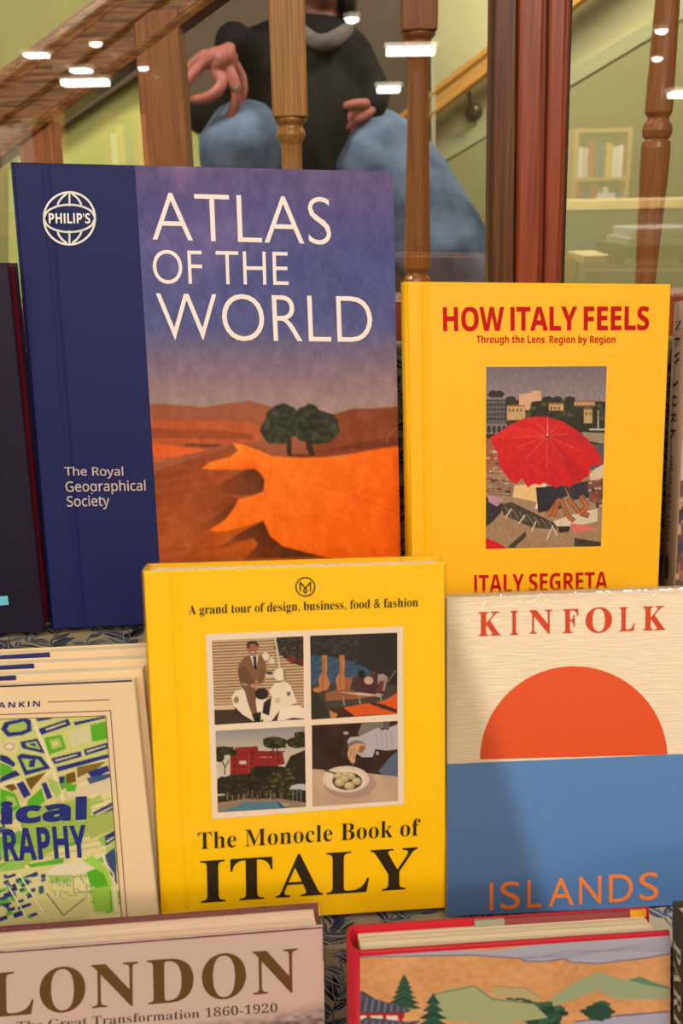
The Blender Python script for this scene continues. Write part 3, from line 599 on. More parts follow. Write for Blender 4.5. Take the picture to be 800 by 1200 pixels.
cv.poly([(540, 700), (560, 620), (620, 590), (690, 580), (760, 610), (760, 690)], (226, 208, 180)); cv.poly([(600, 690), (660, 676), (760, 684), (760, 700)], (48, 40, 36))
cv.ell(560, 350, 48, 45, W_); cv.poly([(440, 350), (480, 320), (530, 330), (520, 370), (460, 372)], (196, 180, 156)); cv.ell(485, 340, 26, 12, (50, 44, 44)); cv.poly([(585, 310), (606, 320), (610, 400), (590, 390)], (140, 116, 90)); cv.rect(615, 480, 640, 510, (120, 100, 80)); cv.ell(545, 545, 22, 24, (200, 176, 144))
cv.ell(455, 215, 26, 30, (214, 196, 168)); cv.ell(500, 250, 22, 24, (206, 186, 158))
SU = (122, 86, 58)
cv.poly([(255, 270), (300, 215), (350, 200), (420, 205), (455, 260), (462, 330), (440, 380), (330, 420), (262, 420), (245, 330)], SU); cv.poly([(250, 300), (300, 290), (330, 330), (380, 420), (350, 450), (260, 390)], (104, 72, 48)); cv.poly([(420, 300), (460, 320), (440, 400), (400, 440), (390, 420)], (112, 78, 52))
cv.poly([(262, 420), (340, 440), (390, 470), (380, 560), (392, 640), (352, 650), (320, 560), (300, 480)], (112, 80, 56)); cv.ell(425, 495, 50, 44, (40, 34, 34)); cv.poly([(340, 210), (400, 208), (382, 320), (372, 320)], (220, 205, 190)); cv.poly([(360, 212), (384, 212), (388, 310), (376, 322), (366, 300)], (36, 32, 36))
cv.ell(365, 435, 26, 16, (176, 116, 84)); cv.ell(395, 425, 20, 12, (176, 116, 84)); cv.poly([(350, 650), (420, 630), (416, 705), (372, 705)], (34, 28, 28))
cv.ell(357, 150, 42, 50, (158, 98, 70)); cv.poly([(312, 150), (316, 112), (350, 98), (385, 104), (404, 130), (398, 145), (370, 122), (336, 126), (326, 160)], (58, 40, 32)); cv.line([(338, 176), (376, 174)], 5, (90, 44, 34)); cv.ell(342, 142, 6, 4, (50, 30, 26)); cv.ell(374, 140, 6, 4, (50, 30, 26)); cv.ell(358, 182, 14, 5, (210, 180, 160))
grid_print('scooter_photograph', P, c1, 140, 128, cv, mo, .0007)
c2 = [(363.1, 744.7), (465.2, 741), (465.2, 836.3), (364.7, 842.8)]; cv = pic(c2, 6.4, 355, 735, (44, 38, 36))
for k in range(160): cv.ell(rr.uniform(50, 420), rr.uniform(50, 200), rr.uniform(8, 22), rr.uniform(6, 16), rr.choice([(54, 54, 50), (66, 66, 58), (38, 34, 34), (48, 50, 52)]), .6, 0, .3)
cv.poly([(50, 205), (200, 212), (330, 250), (480, 300), (520, 345), (460, 400), (50, 430)], (52, 74, 92))
for k in range(130): x = rr.uniform(55, 420); y = rr.uniform(225, 420); cv.line([(x, y), (x + rr.uniform(12, 40), y - 1)], 4, rr.choice([(80, 106, 122), (36, 52, 68), (104, 130, 142)]), .6)
cv.poly([(50, 430), (200, 420), (705, 430), (705, 700), (50, 700)], (66, 58, 50)); cv.poly([(50, 470), (90, 480), (180, 600), (200, 690), (50, 690)], (46, 44, 38))
SK = (176, 112, 66)
for x0 in (140, 270):
    cv.poly([(x0, 208), (x0 + 38, 205), (x0 + 42, 300), (x0 + 34, 345), (x0 + 62, 420), (x0 + 40, 470), (x0 - 18, 470), (x0 - 24, 380), (x0 + 2, 330)], SK); cv.line([(x0 + 10, 225), (x0 + 12, 330), (x0 + 2, 450)], 8, (122, 66, 38), .7)
cv.ell(110, 465, 36, 20, SK); cv.poly([(165, 490), (260, 465), (360, 470), (520, 480), (590, 500), (440, 530), (170, 545)], (140, 84, 58)); cv.poly([(250, 480), (380, 488), (500, 482), (600, 500), (580, 520), (420, 505)], (196, 170, 150))
cv.poly([(310, 380), (370, 370), (350, 470), (310, 460)], (150, 86, 56)); cv.poly([(370, 380), (440, 360), (560, 370), (600, 400), (590, 470), (540, 500), (380, 480)], (72, 42, 44)); cv.ell(436, 348, 26, 30, (30, 24, 24)); cv.ell(522, 346, 22, 24, (84, 52, 38)); cv.ell(490, 395, 34, 30, (186, 150, 130)); cv.poly([(560, 350), (600, 345), (636, 370), (605, 480), (560, 420)], (150, 130, 118)); cv.poly([(570, 400), (610, 395), (590, 480), (545, 490)], (110, 44, 40))
cv.line([(630, 410), (695, 320)], 5, (150, 130, 110)); [cv.line([(x, 510), (x + 8, 585)], 7, (170, 150, 130)) for x in (300, 420, 580)]; cv.line([(170, 545), (600, 505)], 8, (150, 96, 70))
cv.poly([(300, 600), (420, 575), (560, 560), (640, 530), (705, 485), (705, 650), (520, 655), (390, 665)], (204, 84, 28)); cv.poly([(520, 560), (600, 575), (705, 615), (705, 640), (600, 610), (500, 572)], (76, 34, 28)); cv.poly([(190, 600), (300, 600), (390, 670), (240, 680)], (70, 34, 26)); cv.poly([(195, 620), (260, 650), (240, 680), (205, 676)], (190, 120, 66))
grid_print('sea_photograph', P, c2, 140, 128, cv, mo, .0007)
c3 = [(252.5, 856), (356.9, 850.6), (358.4, 945), (255.3, 951.7)]; cv = pic(c3, 6.4, 240, 840, (150, 140, 130)); cv.vgrad([(70, (136, 130, 128)), (260, (184, 170, 150)), (420, (196, 184, 160))])
cv.poly([(190, 280), (230, 230), (395, 215), (400, 260), (580, 250), (600, 350), (500, 370), (330, 420), (190, 435)], (136, 34, 32)); [cv.rect(228 + q * 15, 220, 236 + q * 15, 235, (136, 34, 32)) for q in range(11)]
for x, y in ((345, 260), (345, 300), (345, 335), (420, 300), (460, 330), (500, 275), (545, 265), (545, 310), (215, 300), (215, 350), (215, 400)): cv.rect(x, y, x + 16, y + 22, (92, 26, 28)); 
cv.rect(258, 325, 310, 350, (190, 176, 170)); cv.line([(415, 300), (500, 296)], 8, (190, 130, 110)); cv.rect(325, 270, 332, 420, (170, 60, 44)); cv.line([(330, 255), (600, 255)], 8, (96, 24, 26))
cv.line([(150, 430), (150, 370), (125, 320)], 9, (66, 52, 42)); cv.line([(150, 380), (180, 320)], 7, (66, 52, 42)); G = [(40, 38, 24), (58, 56, 32), (30, 28, 20), (82, 80, 40)]
def clump(x, y, rx, ry, n, cc=G):
    cv.ell(x, y, rx, ry, cc[0], 1, 0, .08)
    for k in range(n): cv.ell(x + rr.uniform(-1, 1) * rx * .85, y + rr.uniform(-1, 1) * ry * .8, rx * .2, ry * .18, rr.choice(cc), .8, 0, .2)
clump(140, 250, 75, 34, 40); clump(110, 300, 34, 34, 20); clump(210, 265, 34, 24, 12); clump(525, 190, 88, 46, 50); cv.line([(520, 230), (470, 300)], 8, (50, 40, 30)); cv.line([(540, 230), (545, 300)], 8, (50, 40, 30)); clump(690, 190, 75, 40, 40); clump(720, 140, 50, 34, 20)
cv.poly([(92, 460), (200, 430), (330, 420), (380, 365), (500, 360), (600, 370), (640, 290), (760, 240), (760, 680), (92, 680)], (42, 36, 26))
for k in range(330):
    x = rr.uniform(95, 755); y = rr.uniform(380 if x > 340 else 450, 620); g_ = rr.choice([(36, 32, 24), (58, 56, 30), (82, 84, 38), (44, 40, 28), (30, 26, 22), (104, 100, 48)] if x > 450 else [(36, 32, 24), (56, 46, 30), (66, 58, 36), (30, 26, 22)]); cv.ell(x, y, rr.uniform(9, 22), rr.uniform(6, 13), g_, .75, 0, .25)
cv.ell(430, 410, 75, 44, (34, 28, 26)); cv.poly([(92, 640), (300, 610), (560, 610), (760, 640), (760, 720), (92, 720)], (140, 116, 92)); cv.poly([(110, 712), (300, 636), (540, 628), (610, 670), (620, 695), (300, 700)], (84, 116, 128)); cv.poly([(540, 628), (620, 662), (600, 690), (560, 670)], (40, 76, 110))
for k in range(22): x = rr.uniform(160, 560); cv.rect(x, rr.uniform(540, 590), x + 8, 620, rr.choice([(150, 128, 100), (110, 90, 76), (60, 46, 40)]), .8)
cv.poly([(628, 540), (650, 512), (700, 498), (760, 500), (760, 550), (700, 540)], (176, 172, 172)); [cv.line([(x, 540), (x, 640)], 6, (120, 112, 112)) for x in (660, 690, 720)]; cv.poly([(92, 575), (150, 572), (150, 585), (92, 590)], (190, 180, 160)); cv.poly([(560, 640), (640, 650), (600, 675)], (170, 140, 110))
grid_print('villa_photograph', P, c3, 140, 128, cv, mo, .0007)
c4 = [(365.2, 849.5), (465.6, 844.4), (466, 937.8), (366, 944.8)]; cv = pic(c4, 6.4, 355, 835, (50, 32, 26))
cv.poly([(60, 418), (380, 440), (720, 476), (720, 720), (60, 720)], (182, 152, 126)); cv.noise(8, .05); cv.poly([(410, 150), (440, 80), (600, 60), (600, 110), (520, 160), (420, 180)], (120, 106, 92))
cv.poly([(330, 210), (350, 180), (420, 175), (560, 110), (590, 130), (720, 80), (720, 270), (620, 280), (540, 270), (520, 330), (440, 330), (340, 260)], (172, 162, 164)); cv.poly([(600, 60), (650, 62), (640, 130), (600, 120)], (90, 80, 84)); [cv.line([(540 + q * 40, 140), (560 + q * 36, 270)], 6, (138, 128, 134), .8) for q in range(4)]; cv.ell(555, 300, 12, 14, (170, 150, 140))
cv.poly([(560, 440), (640, 340), (720, 270), (720, 476), (600, 462)], (86, 92, 112)); cv.ell(400, 250, 68, 46, (120, 104, 100)); cv.poly([(355, 245), (400, 226), (450, 230), (470, 262), (430, 290), (405, 290), (390, 330), (388, 370), (360, 375), (335, 330), (332, 290)], (196, 146, 104)); cv.line([(362, 262), (352, 330)], 5, (130, 84, 60)); cv.line([(385, 262), (374, 340)], 5, (130, 84, 60)); cv.poly([(430, 240), (468, 255), (440, 300), (410, 285)], (150, 84, 48))
cv.ell(350, 530, 195, 110, (150, 120, 100), .6); cv.ell(320, 495, 176, 100, (206, 184, 158)); cv.ell(320, 500, 150, 84, (214, 194, 168)); cv.ell(330, 510, 112, 68, (74, 58, 42))
for x, y, r_ in ((262, 466, 38), (310, 490, 34), (272, 520, 38), (345, 545, 40), (400, 510, 36), (355, 470, 34), (320, 460, 26)): cv.ell(x, y, r_, r_ * .75, (176, 152, 106), 1, 0, .06); cv.ell(x - 6, y - 8, r_ * .6, r_ * .4, (206, 186, 140), .8)
cv.line([(160, 428), (250, 455)], 10, (70, 50, 44)); cv.line([(372, 375), (368, 420)], 6, (140, 110, 90)); cv.line([(300, 330), (320, 160)], 10, (84, 60, 50), .5); cv.ell(320, 150, 20, 12, (170, 140, 124))
grid_print('dinner_photograph', P, c4, 140, 128, cv, mo, .0007)
BLK = (48, 38, 22)
lettering('title', P, 'The Monocle Book of', 'serif', (232, 995.3), (492, 978.8), (231.7, 975), BLK, mo, off=-.006, space=1.03)
lettering('title', P, 'ITALY', 'serif', (235.5, 1057.5), (488, 1040.7), (234.5, 1007.5), BLK, mo, off=0, space=1.08)
lettering('subtitle', P, 'A grand tour of design, business, food & fashion', 'serif', (221, 723), (489.5, 713.5), (220.8, 709), (40, 36, 26), mo, off=-.004)
cx, cy = 357.6, 687.5
ribbon('emblem', P, [[(cx + 11 * cos(2 * pi * k / 36), cy + 10.8 * sin(2 * pi * k / 36)) for k in range(37)], [(cx - 6, cy + 5), (cx - 6, cy - 5.5), (cx, cy + 1.5), (cx + 6, cy - 5.5), (cx + 6, cy + 5)],
   [(cx, cy + 1.5), (cx - 2.2, cy + 4.5), (cx, cy + 7.5), (cx + 2.2, cy + 4.5), (cx, cy + 1.5)]], .0008, (40, 36, 26), mo)
# --- linen book with red half sun
LINEN = mat('linen_cloth', (198, 172, 138), .75, .15, noise=.12, nscale=60, stretch=(1, 1, 12), bump=.3)
P = POSE['kin']; ki = book(P, [(523, 701), (820, 690), (818, 1065), (523, 1079)], .018, LINEN, sit=Z2, label='shrink-wrapped linen book with red half sun over a blue band', round_spine=.0006, wrap=True)
flat('blue_band', P, [(523.4, 895), (820, 882.5), (818.2, 1059), (523.4, 1073.5)], (70, 100, 136), ki, .0005)
cp = [q for q in [(672 - 109.7 * cos(pi * k / 60), 889.5 - 109.0 * sin(pi * k / 60)) for k in range(-3, 64)] if q[1] < 895.2 - (q[0] - 523.4) * .04214]
flat('red_sun', P, cp, (182, 58, 4), ki, .0005)
for s_, xa, xb in (('K', 560.5, 586.5), ('I', 598, 606.5), ('N', 620, 647), ('F', 659.5, 677), ('O', 686, 716.5), ('L', 725.5, 743), ('K', 753, 779.5)):
    yb = lambda x: 745 - (x - 560.5) * 7.3 / 219; O_ = 1 if s_ == 'O' else 0
    lettering('title', P, s_, 'serif', (xa, yb(xa) + O_), (xb, yb(xb) + O_), (xa, yb(xa) - 28 - O_), (170, 50, 14), ki, off=0)
for s_, xa, xb in (('I', 573.5, 577.5), ('S', 586, 609), ('L', 617.5, 634), ('A', 642, 672), ('N', 678, 704), ('D', 713, 741), ('S', 748.5, 771)):
    yb = lambda x: 1066.5 - (x - 573) * 13 / 198
    lettering('subtitle', P, s_, 'plain', (xa, yb(xa)), (xb, yb(xb)), (xa, yb(xa) - 32.5), (206, 108, 44), ki, off=0)
# --- stack of cream map books, lower left: the front copy and three behind it
CARD = mat('cream_card', (222, 192, 148), .55, .25)
P = POSE['map']; MC = [(-150, 812), (157, 798), (187.6, 1090), (-115, 1112)]
mp_ = book(P, MC, .0152, CARD, sit=Z2, label='front cream paperback with blue and green street map on its cover', group=None, over=.0006, board=.0006, pages=(226, 208, 170), round_spine=.001)
lab = ['second cream paperback, directly behind the one with the street map', 'third cream paperback back in the stack behind the street map book', 'rearmost cream paperback of the stack behind the street map book']
for i in range(3):
    r_ = mp_.copy(); COL.objects.link(r_); r_['label'] = lab[i]; r_['group'] = 'cream paperbacks in a stack'
    r_.matrix_world = Matrix.Translation(P.n * .0160 * (i + 1) + P.u * (.0010 + .0016 * (i + 1)) + P.v * (.0032 * (i + 1))) @ mp_.matrix_world
    for ch in list(mp_.children):
        c = ch.copy(); COL.objects.link(c); c.parent = r_
    for x0, x1, yy in ((-118, -2 + [22, 12, 0][2 - i] - 4 * i, [780.5, 771.5, 762.5][i]),):
        pass
    xe = [.150, .1555, .160][i] - .0
    mb = MB(); mb.box((.012, -.0007, P.uv(0, 806)[1] - .0032), (P.uv([6, 17, 26][i], 806)[0], -.0004, P.uv(0, 806)[1] + .0004)); mb.build('title_bar', mat('ink_34_40_92', (34, 40, 92), .5, .3), cover_of(r_))
mp_['group'] = 'cream paperbacks in a stack'
NV = (40, 46, 110)
cv = Canvas(-130, 830, 150, 1110, 3.5, (205, 190, 130)); cv.noise(14, .1); rr = random.Random(12)
def rq(x, y, w_, h_, a, c, al=1): ca, sa = cos(a), sin(a); cv.poly([(x + u * ca - v * sa, y + u * sa + v * ca) for u, v in ((-w_, -h_), (w_, -h_), (w_, h_), (-w_, h_))], c, al)
def rring(x, y, w_, h_, a, t): rq(x, y, w_, h_, a, NV); rq(x, y, w_ - t, h_ - t, a, (176, 186, 96))
cv.crop(0, 0, 1)
for k in range(150):
    x = rr.uniform(-130, 150); y = rr.uniform(832, 1105); a = -.3 + rr.uniform(-.25, .1); rq(x, y, rr.uniform(5, 17), rr.uniform(3, 9), a, rr.choice([(104, 158, 56), (134, 176, 76), (160, 176, 90), (84, 146, 40), (200, 184, 130)]), .9)
for k in range(90):
    x = rr.uniform(-130, -4); y = rr.uniform(840, 1105); a = -.3 + rr.uniform(-.1, .1); rring(x, y, rr.uniform(4, 12), rr.uniform(3, 7), a, 2.2)
for k in range(10): y0_ = 830 + k * 30; cv.line([(-130, y0_ + 70), (150, y0_ - 20)], 1.6, (214, 200, 150), .9)
cv.crop(0, 820, 4.44)
C_ = (206, 196, 128); Gn = (86, 160, 36); LG = (156, 178, 84); BR_ = (104, 78, 26)
cv.poly([(0, 95), (550, 82), (575, 330), (0, 420)], (190, 190, 110)); cv.line([(170, 95), (290, 400), (330, 520)], 16, (216, 202, 160)); cv.line([(0, 440), (200, 400), (320, 340), (575, 300)], 12, (216, 202, 160))
def P_(pts, c=NV): cv.poly(pts, c)
P_([(5, 150), (25, 115), (130, 95), (160, 105), (165, 160), (120, 180), (40, 190)]); P_([(35, 150), (50, 128), (125, 112), (140, 125), (140, 150), (110, 162), (50, 168)], LG)
P_([(185, 98), (270, 88), (270, 98), (200, 112)]); P_([(200, 150), (355, 98), (368, 130), (215, 180)]); P_([(235, 150), (340, 115), (345, 122), (240, 158)], C_); P_([(385, 115), (545, 85), (545, 95), (390, 132)])
P_([(230, 195), (320, 178), (345, 250), (255, 282)], Gn); P_([(255, 205), (310, 193), (325, 240), (268, 256)], LG); P_([(268, 218), (300, 210), (306, 232), (278, 240)], (206, 190, 120)); P_([(350, 160), (470, 130), (480, 210), (370, 240)], (196, 190, 140)); P_([(470, 130), (552, 110), (560, 200), (480, 215)], Gn)
cv.ell(48, 240, 50, 38, (206, 186, 140)); cv.ell(48, 240, 30, 22, (150, 140, 90), .5); cv.ell(48, 240, 18, 12, (216, 200, 160))
P_([(105, 215), (195, 198), (235, 275), (115, 248)]); P_([(130, 222), (190, 212), (212, 255), (140, 240)], LG); P_([(150, 228), (180, 222), (190, 240)], NV)
P_([(88, 290), (110, 275), (215, 290), (262, 350), (130, 388)]); P_([(110, 300), (200, 305), (228, 342), (140, 362)], LG); P_([(155, 310), (185, 300), (180, 345), (148, 345)])
P_([(0, 280), (40, 290), (80, 325), (72, 345), (0, 310)]); P_([(0, 320), (60, 345), (72, 372), (0, 395)], Gn); P_([(80, 360), (105, 385), (0, 425), (0, 400)])
P_([(265, 300), (420, 262), (425, 290), (285, 330)]); P_([(285, 308), (400, 278), (402, 284), (290, 316)], C_); P_([(435, 255), (560, 218), (562, 250), (445, 285)]); P_([(450, 262), (550, 232), (551, 238), (452, 270)], C_); P_([(290, 345), (570, 275), (572, 295), (300, 368)])
P_([(130, 405), (240, 370), (160, 462)], BR_); P_([(20, 440), (70, 430), (90, 455), (60, 470)], BR_); P_([(345, 380), (390, 365), (395, 420), (345, 430)], BR_); P_([(400, 345), (550, 315), (510, 350), (400, 400)], (120, 96, 40)); P_([(85, 430), (120, 415), (160, 485), (125, 505)]); P_([(215, 430), (240, 422), (272, 500), (245, 512)]); P_([(305, 395), (335, 390), (332, 425), (312, 428)])
P_([(455, 370), (560, 335), (570, 365), (480, 405)]); P_([(450, 400), (575, 375), (575, 395), (470, 440)], (60, 80, 110)); P_([(340, 470), (420, 445), (430, 490), (360, 500)], (204, 186, 150)); P_([(400, 450), (575, 400), (580, 470), (430, 490)], (204, 186, 150))
P_([(0, 455), (80, 480), (110, 560), (0, 590)], Gn); P_([(30, 490), (75, 500), (90, 540), (40, 560)], LG); P_([(140, 520), (215, 450), (235, 520), (150, 580)], Gn); P_([(245, 400), (300, 420), (320, 480), (290, 500)], LG); P_([(340, 440), (400, 430), (390, 470), (345, 470)], Gn)
P_([(480, 580), (585, 525), (588, 570), (510, 612)]); P_([(490, 590), (585, 545), (585, 552), (500, 600)], C_); P_([(545, 700), (598, 672), (598, 720), (550, 755)]); P_([(550, 728), (598, 700), (598, 706), (556, 738)], C_); P_([(120, 560), (470, 500), (480, 640), (440, 700), (120, 860)], (150, 172, 74)); cv.line([(480, 620), (600, 560)], 5, BR_, .6)
for q in range(8): cv.line([(120, 620 + q * 30), (600, 500 + q * 34)], 4, (120, 150, 56), .7)
P_([(140, 850), (330, 815), (330, 845), (180, 880)], Gn); P_([(440, 620), (600, 560), (600, 660), (470, 720)], (156, 166, 84)); P_([(0, 890), (200, 860), (440, 830), (600, 850), (620, 1110), (0, 1160)], (200, 190, 124))
P_([(240, 890), (300, 850), (420, 835), (500, 850), (500, 880), (380, 905), (260, 905)], (214, 200, 166)); P_([(380, 915), (490, 905), (495, 990), (385, 1000)], (208, 196, 140)); cv.line([(380, 915), (490, 905), (495, 990), (385, 1000), (380, 915)], 4, (90, 120, 60)); P_([(250, 905), (370, 905), (375, 940), (265, 950)], (150, 176, 90))
P_([(505, 870), (560, 900), (580, 1000), (590, 1100), (550, 1110), (545, 1000), (470, 960), (450, 890)], Gn); P_([(430, 830), (480, 800), (560, 880), (585, 960), (570, 980), (540, 900)], (150, 190, 70)); P_([(470, 980), (570, 960), (575, 1100), (490, 1100)], (140, 178, 66))
for q in range(46): x = rr.uniform(0, 180); y = rr.uniform(900, 1150); rq(x, y, rr.uniform(8, 26), rr.uniform(5, 12), -.35, rr.choice([NV, (50, 66, 110), NV, (90, 160, 50)])); 
for q in range(14): rq(rr.uniform(170, 230), rr.uniform(890, 1000), 12, 10, -.3, rr.choice([(60, 76, 100), NV, (200, 190, 150)]))
P_([(545, 800), (598, 760), (610, 960), (575, 900)], (58, 74, 104)); cv.line([(40, 960), (150, 1150)], 8, (216, 206, 160)); cv.line([(100, 900), (230, 1110)], 8, (216, 206, 160)); cv.line([(240, 1000), (330, 1120), (440, 1030)], 5, (60, 80, 60)); cv.line([(545, 760), (540, 830), (590, 900), (605, 1100)], 7, (220, 208, 170))
for q in range(240): x = rr.uniform(0, 620); y = rr.uniform(90, 1120); cv.line([(x, y), (x + rr.uniform(-14, 14), y + rr.uniform(-14, 14))], 1.8, (92, 96, 60), .45)
for q in range(60): x = rr.uniform(250, 480); y = rr.uniform(900, 1060); cv.line([(x, y), (x + rr.choice([0, 26]), y + rr.choice([0, 24]))], 2.6, (70, 110, 70), .8)
grid_print('street_map', P, [(-128, 846.5), (123.9, 838.5), (142.9, 1078), (-108, 1090)], 250, 230, cv, mp_, .0003)
ribbon('border_line', P, [[(-134, 842), (129.5, 832.4), (149, 1076)], [(-128, 846.5), (123.9, 838.5), (142.9, 1078)]], .0005, (96, 70, 40), mp_)
ribbon('header_rule', P, [[(56.3, 822.3), (128, 819.5)]], .0005, (96, 80, 60), mp_)
ribbon('edge_shade_line', P, [[(-143, 810.5), (153.8, 797.6)]], .0011, (44, 40, 62), mp_, .0003)  # shade along the cover's top edge, drawn as a dark line
lettering('author_name', P, 'WILLIAM RANKIN', 'bold', (-88, 833), (47, 827.5), (-88, 826.5), (48, 48, 92), mp_, off=.0, space=1.3)
lettering('title', P, 'Radical', 'bold', (-113, 973.5), (101.8, 960), (-113.5, 946), NV, mp_, off=.035, space=1.02, lift=.0008)
lettering('title', P, 'CARTOGRAPHY', 'bold', (-116, 1015.5), (103.5, 1004.5), (-120, 976.5), NV, mp_, off=.012, lift=.0008)
# --- wrapped city book, bottom left
PINKC = mat('rose_grey_jacket', (196, 166, 154), .45, .3)
P = POSE['london']; lo = book(P, [(-52, 1119), (378, 1085.5), (384, 1390), (-28, 1440)], .029, PINKC, sit=Z3, label='wrapped rose grey book with large brown serif title at bottom left', back=mat('maroon_board', (104, 50, 54), .5, .3), wrap=True, pages=(224, 196, 168))
cv = Canvas(-60, 1120, 390, 1330, 1.5, (196, 166, 154)); n_ = up2(60, cv.h, cv.w)[..., None]; n2_ = up2(9, cv.h, cv.w)[..., None]
fade = np.clip((cv.Y - 1164 - (380 - cv.X) * .17) / 24, 0, 1)[..., None]; cv.a = cv.a * (1 - fade) + fade * (np.array([120, 98, 92]) / 255. + (n_ - .5) * .35 + (n2_ - .5) * .2)
for k in range(46): x = random.uniform(-50, 385); y = 1180 + random.uniform(0, 14) + (380 - x) * .17; cv.rect(x, y, x + random.uniform(3, 14), 1330, random.choice([(112, 88, 84), (146, 120, 112), (90, 68, 66), (168, 142, 132)]), .5)
fl = 1 - np.clip((cv.Y - 1164 - (380 - cv.X) * .17) / 24, 0, 1)[..., None]; cv.a = cv.a * (1 - fl) + fl * np.array([196, 166, 154]) / 255.
grid_print('skyline_photograph', P, [(-50, 1160), (379, 1126), (382, 1312), (-36, 1350)], 200, 110, cv, lo)
ribbon('cover_edge', P, [[(-50, 1119.3), (377.5, 1086)]], .0014, (116, 58, 62), lo)
for s_, xa, xb in (('L', -14, 40), ('O', 47, 100.5), ('N', 108, 162.5), ('D', 173, 227), ('O', 237, 288.5), ('N', 297, 349)):
    yb = lambda x: 1192 - (x + 14) * 30 / 363
    o_ = 1.2 if s_ == 'O' else 0
    lettering('title', P, s_, 'serif', (xa, yb(xa) + o_), (xb, yb(xb) + o_), (xa - 1, yb(xa) - 51.5 - o_), (98, 66, 32), lo, off=0)
lettering('subtitle', P, 'The Great Transformation 1860-1920', 'serif', (20, 1207.5), (325, 1185.5), (19.5, 1196), (92, 72, 60), lo, off=-.004)
# --- red cased picture book, bottom centre
REDC = mat('red_case_cloth', (186, 24, 40), .45, .3)
P = POSE['japan']; JC = [(421, 1116), (785, 1092), (784, 1400), (424, 1430)]
ja = book(P, JC, .0345, REDC, sit=Z3, label='red cased book with pagoda, pine and hill landscape cover', board=.0028, over=.004, round_spine=.006, pages=(226, 206, 186))
cv = Canvas(415, 1088, 792, 1330, 3, (196, 138, 88)); cv.noise(9, .05); cv.noise(60, .06); cv.crop(370, 1060, 3.478)
LV = (158, 152, 164)
cv.poly([(170, 190), (400, 178), (790, 108), (790, 140), (540, 165), (444, 158), (300, 160), (170, 156)], LV)
cv.crop(580, 1060, 3.636); cv.poly([(-580, 200), (0, 195), (160, 168), (740, 118), (760, 200), (640, 225), (420, 248), (310, 240), (290, 228), (200, 240), (120, 240), (100, 226), (-100, 214), (-580, 222)], LV)
for q in range(5): cv.line([(100, 218 + q * 5), (300, 226 - q * 8), (740, 140 + q * 14)], 4, (124, 120, 140), .5)
cv.line([(-580, 222), (-100, 214), (100, 228), (120, 241), (200, 241), (290, 229), (310, 243), (420, 250), (640, 226), (750, 205)], 5, (96, 90, 112))
cv.poly([(210, 420), (250, 380), (310, 340), (370, 310), (430, 284), (480, 300), (540, 318), (600, 306), (660, 322), (740, 350), (740, 400), (620, 400), (500, 400), (430, 360), (330, 400), (260, 425)], (142, 150, 112)); cv.poly([(560, 318), (610, 304), (680, 330), (740, 348), (740, 356), (640, 340)], (84, 120, 92), .9)
cv.poly([(-20, 345), (60, 348), (120, 352), (190, 395), (160, 405), (80, 395), (-20, 385)], (168, 150, 106)); cv.poly([(0, 480), (160, 410), (230, 420), (120, 450)], (176, 156, 100), .8); cv.line([(-20, 345), (60, 350), (120, 354), (200, 402)], 3, (120, 116, 80))
cv.poly([(330, 495), (500, 470), (740, 452), (740, 560), (330, 560)], (156, 152, 168)); cv.line([(330, 497), (500, 472), (740, 452)], 6, (84, 80, 104))
def bush(x, y, rx, ry, n=40):
    for k in range(n):
        t = rr.uniform(0, 2 * pi); q = rr.random() ** .5; cv.ell(x + rx * q * cos(t), y + ry * q * sin(t), rx * .22, ry * .2, rr.choice([(44, 72, 58), (34, 58, 48), (58, 88, 66)]), 1, 0, .2)
cv.ell(190, 470, 85, 48, (38, 64, 52), 1, 0, .08); bush(190, 470, 95, 55, 70); bush(430, 450, 68, 40, 60); cv.ell(430, 455, 62, 34, (40, 66, 54), 1, 0, .08); bush(80, 415, 78, 18, 40); bush(0, 445, 40, 14, 16)
cv.crop(370, 1060, 1.86)
cv.poly([(240, 200), (300, 178), (345, 176), (380, 200), (470, 215), (500, 245), (400, 260), (260, 250)], (150, 152, 108)); cv.line([(250, 195), (340, 176), (380, 205), (470, 215)], 3, (110, 112, 80))
def pine(x, y, w_, h_):
    cv.line([(x, y), (x, y + h_)], 5, (70, 46, 34))
    for k in range(6):
        t = k / 5; ww = w_ * (.3 + .7 * t); yy = y + h_ * t * .9; cv.poly([(x, yy - h_ * .12), (x + ww * .6, yy + 6), (x + ww, yy + 12), (x + ww * .5, yy + 14), (x, yy + 10), (x - ww * .5, yy + 14), (x - ww, yy + 12), (x - ww * .6, yy + 4)], (44, 74, 58) if k % 2 else (36, 62, 50)); cv.line([(x - ww * .6, yy + 4), (x, yy - 6), (x + ww * .6, yy + 6)], 2, (76, 104, 78), .6)
pine(190, 158, 38, 60); pine(252, 202, 52, 90); pine(345, 268, 34, 40); pine(225, 282, 36, 40)
cv.poly([(86, 205), (100, 186), (130, 205), (190, 222), (205, 228), (196, 234), (120, 236), (86, 232)], (66, 66, 78)); [cv.line([(98 + q * 13, 196 + q * 4), (92 + q * 14, 232)], 3, (128, 128, 140), .8) for q in range(8)]
cv.rect(88, 234, 190, 246, (150, 34, 38)); cv.rect(92, 240, 176, 252, (210, 190, 170)); [cv.rect(110 + q * 34, 234, 118 + q * 34, 256, (160, 26, 34)) for q in range(3)]
cv.poly([(86, 254), (110, 244), (200, 254), (228, 250), (200, 268), (120, 274), (86, 270)], (70, 70, 82)); [cv.line([(96 + q * 14, 250 + q * .5), (90 + q * 15, 270)], 3, (128, 128, 140), .8) for q in range(8)]
cv.rect(88, 270, 180, 282, (160, 30, 36)); cv.rect(90, 278, 150, 298, (204, 186, 168)); cv.poly([(86, 284), (200, 286), (300, 290), (300, 310), (86, 310)], (84, 80, 96))
cv.rect(395, 330, 720, 800, (150, 120, 90), .0)
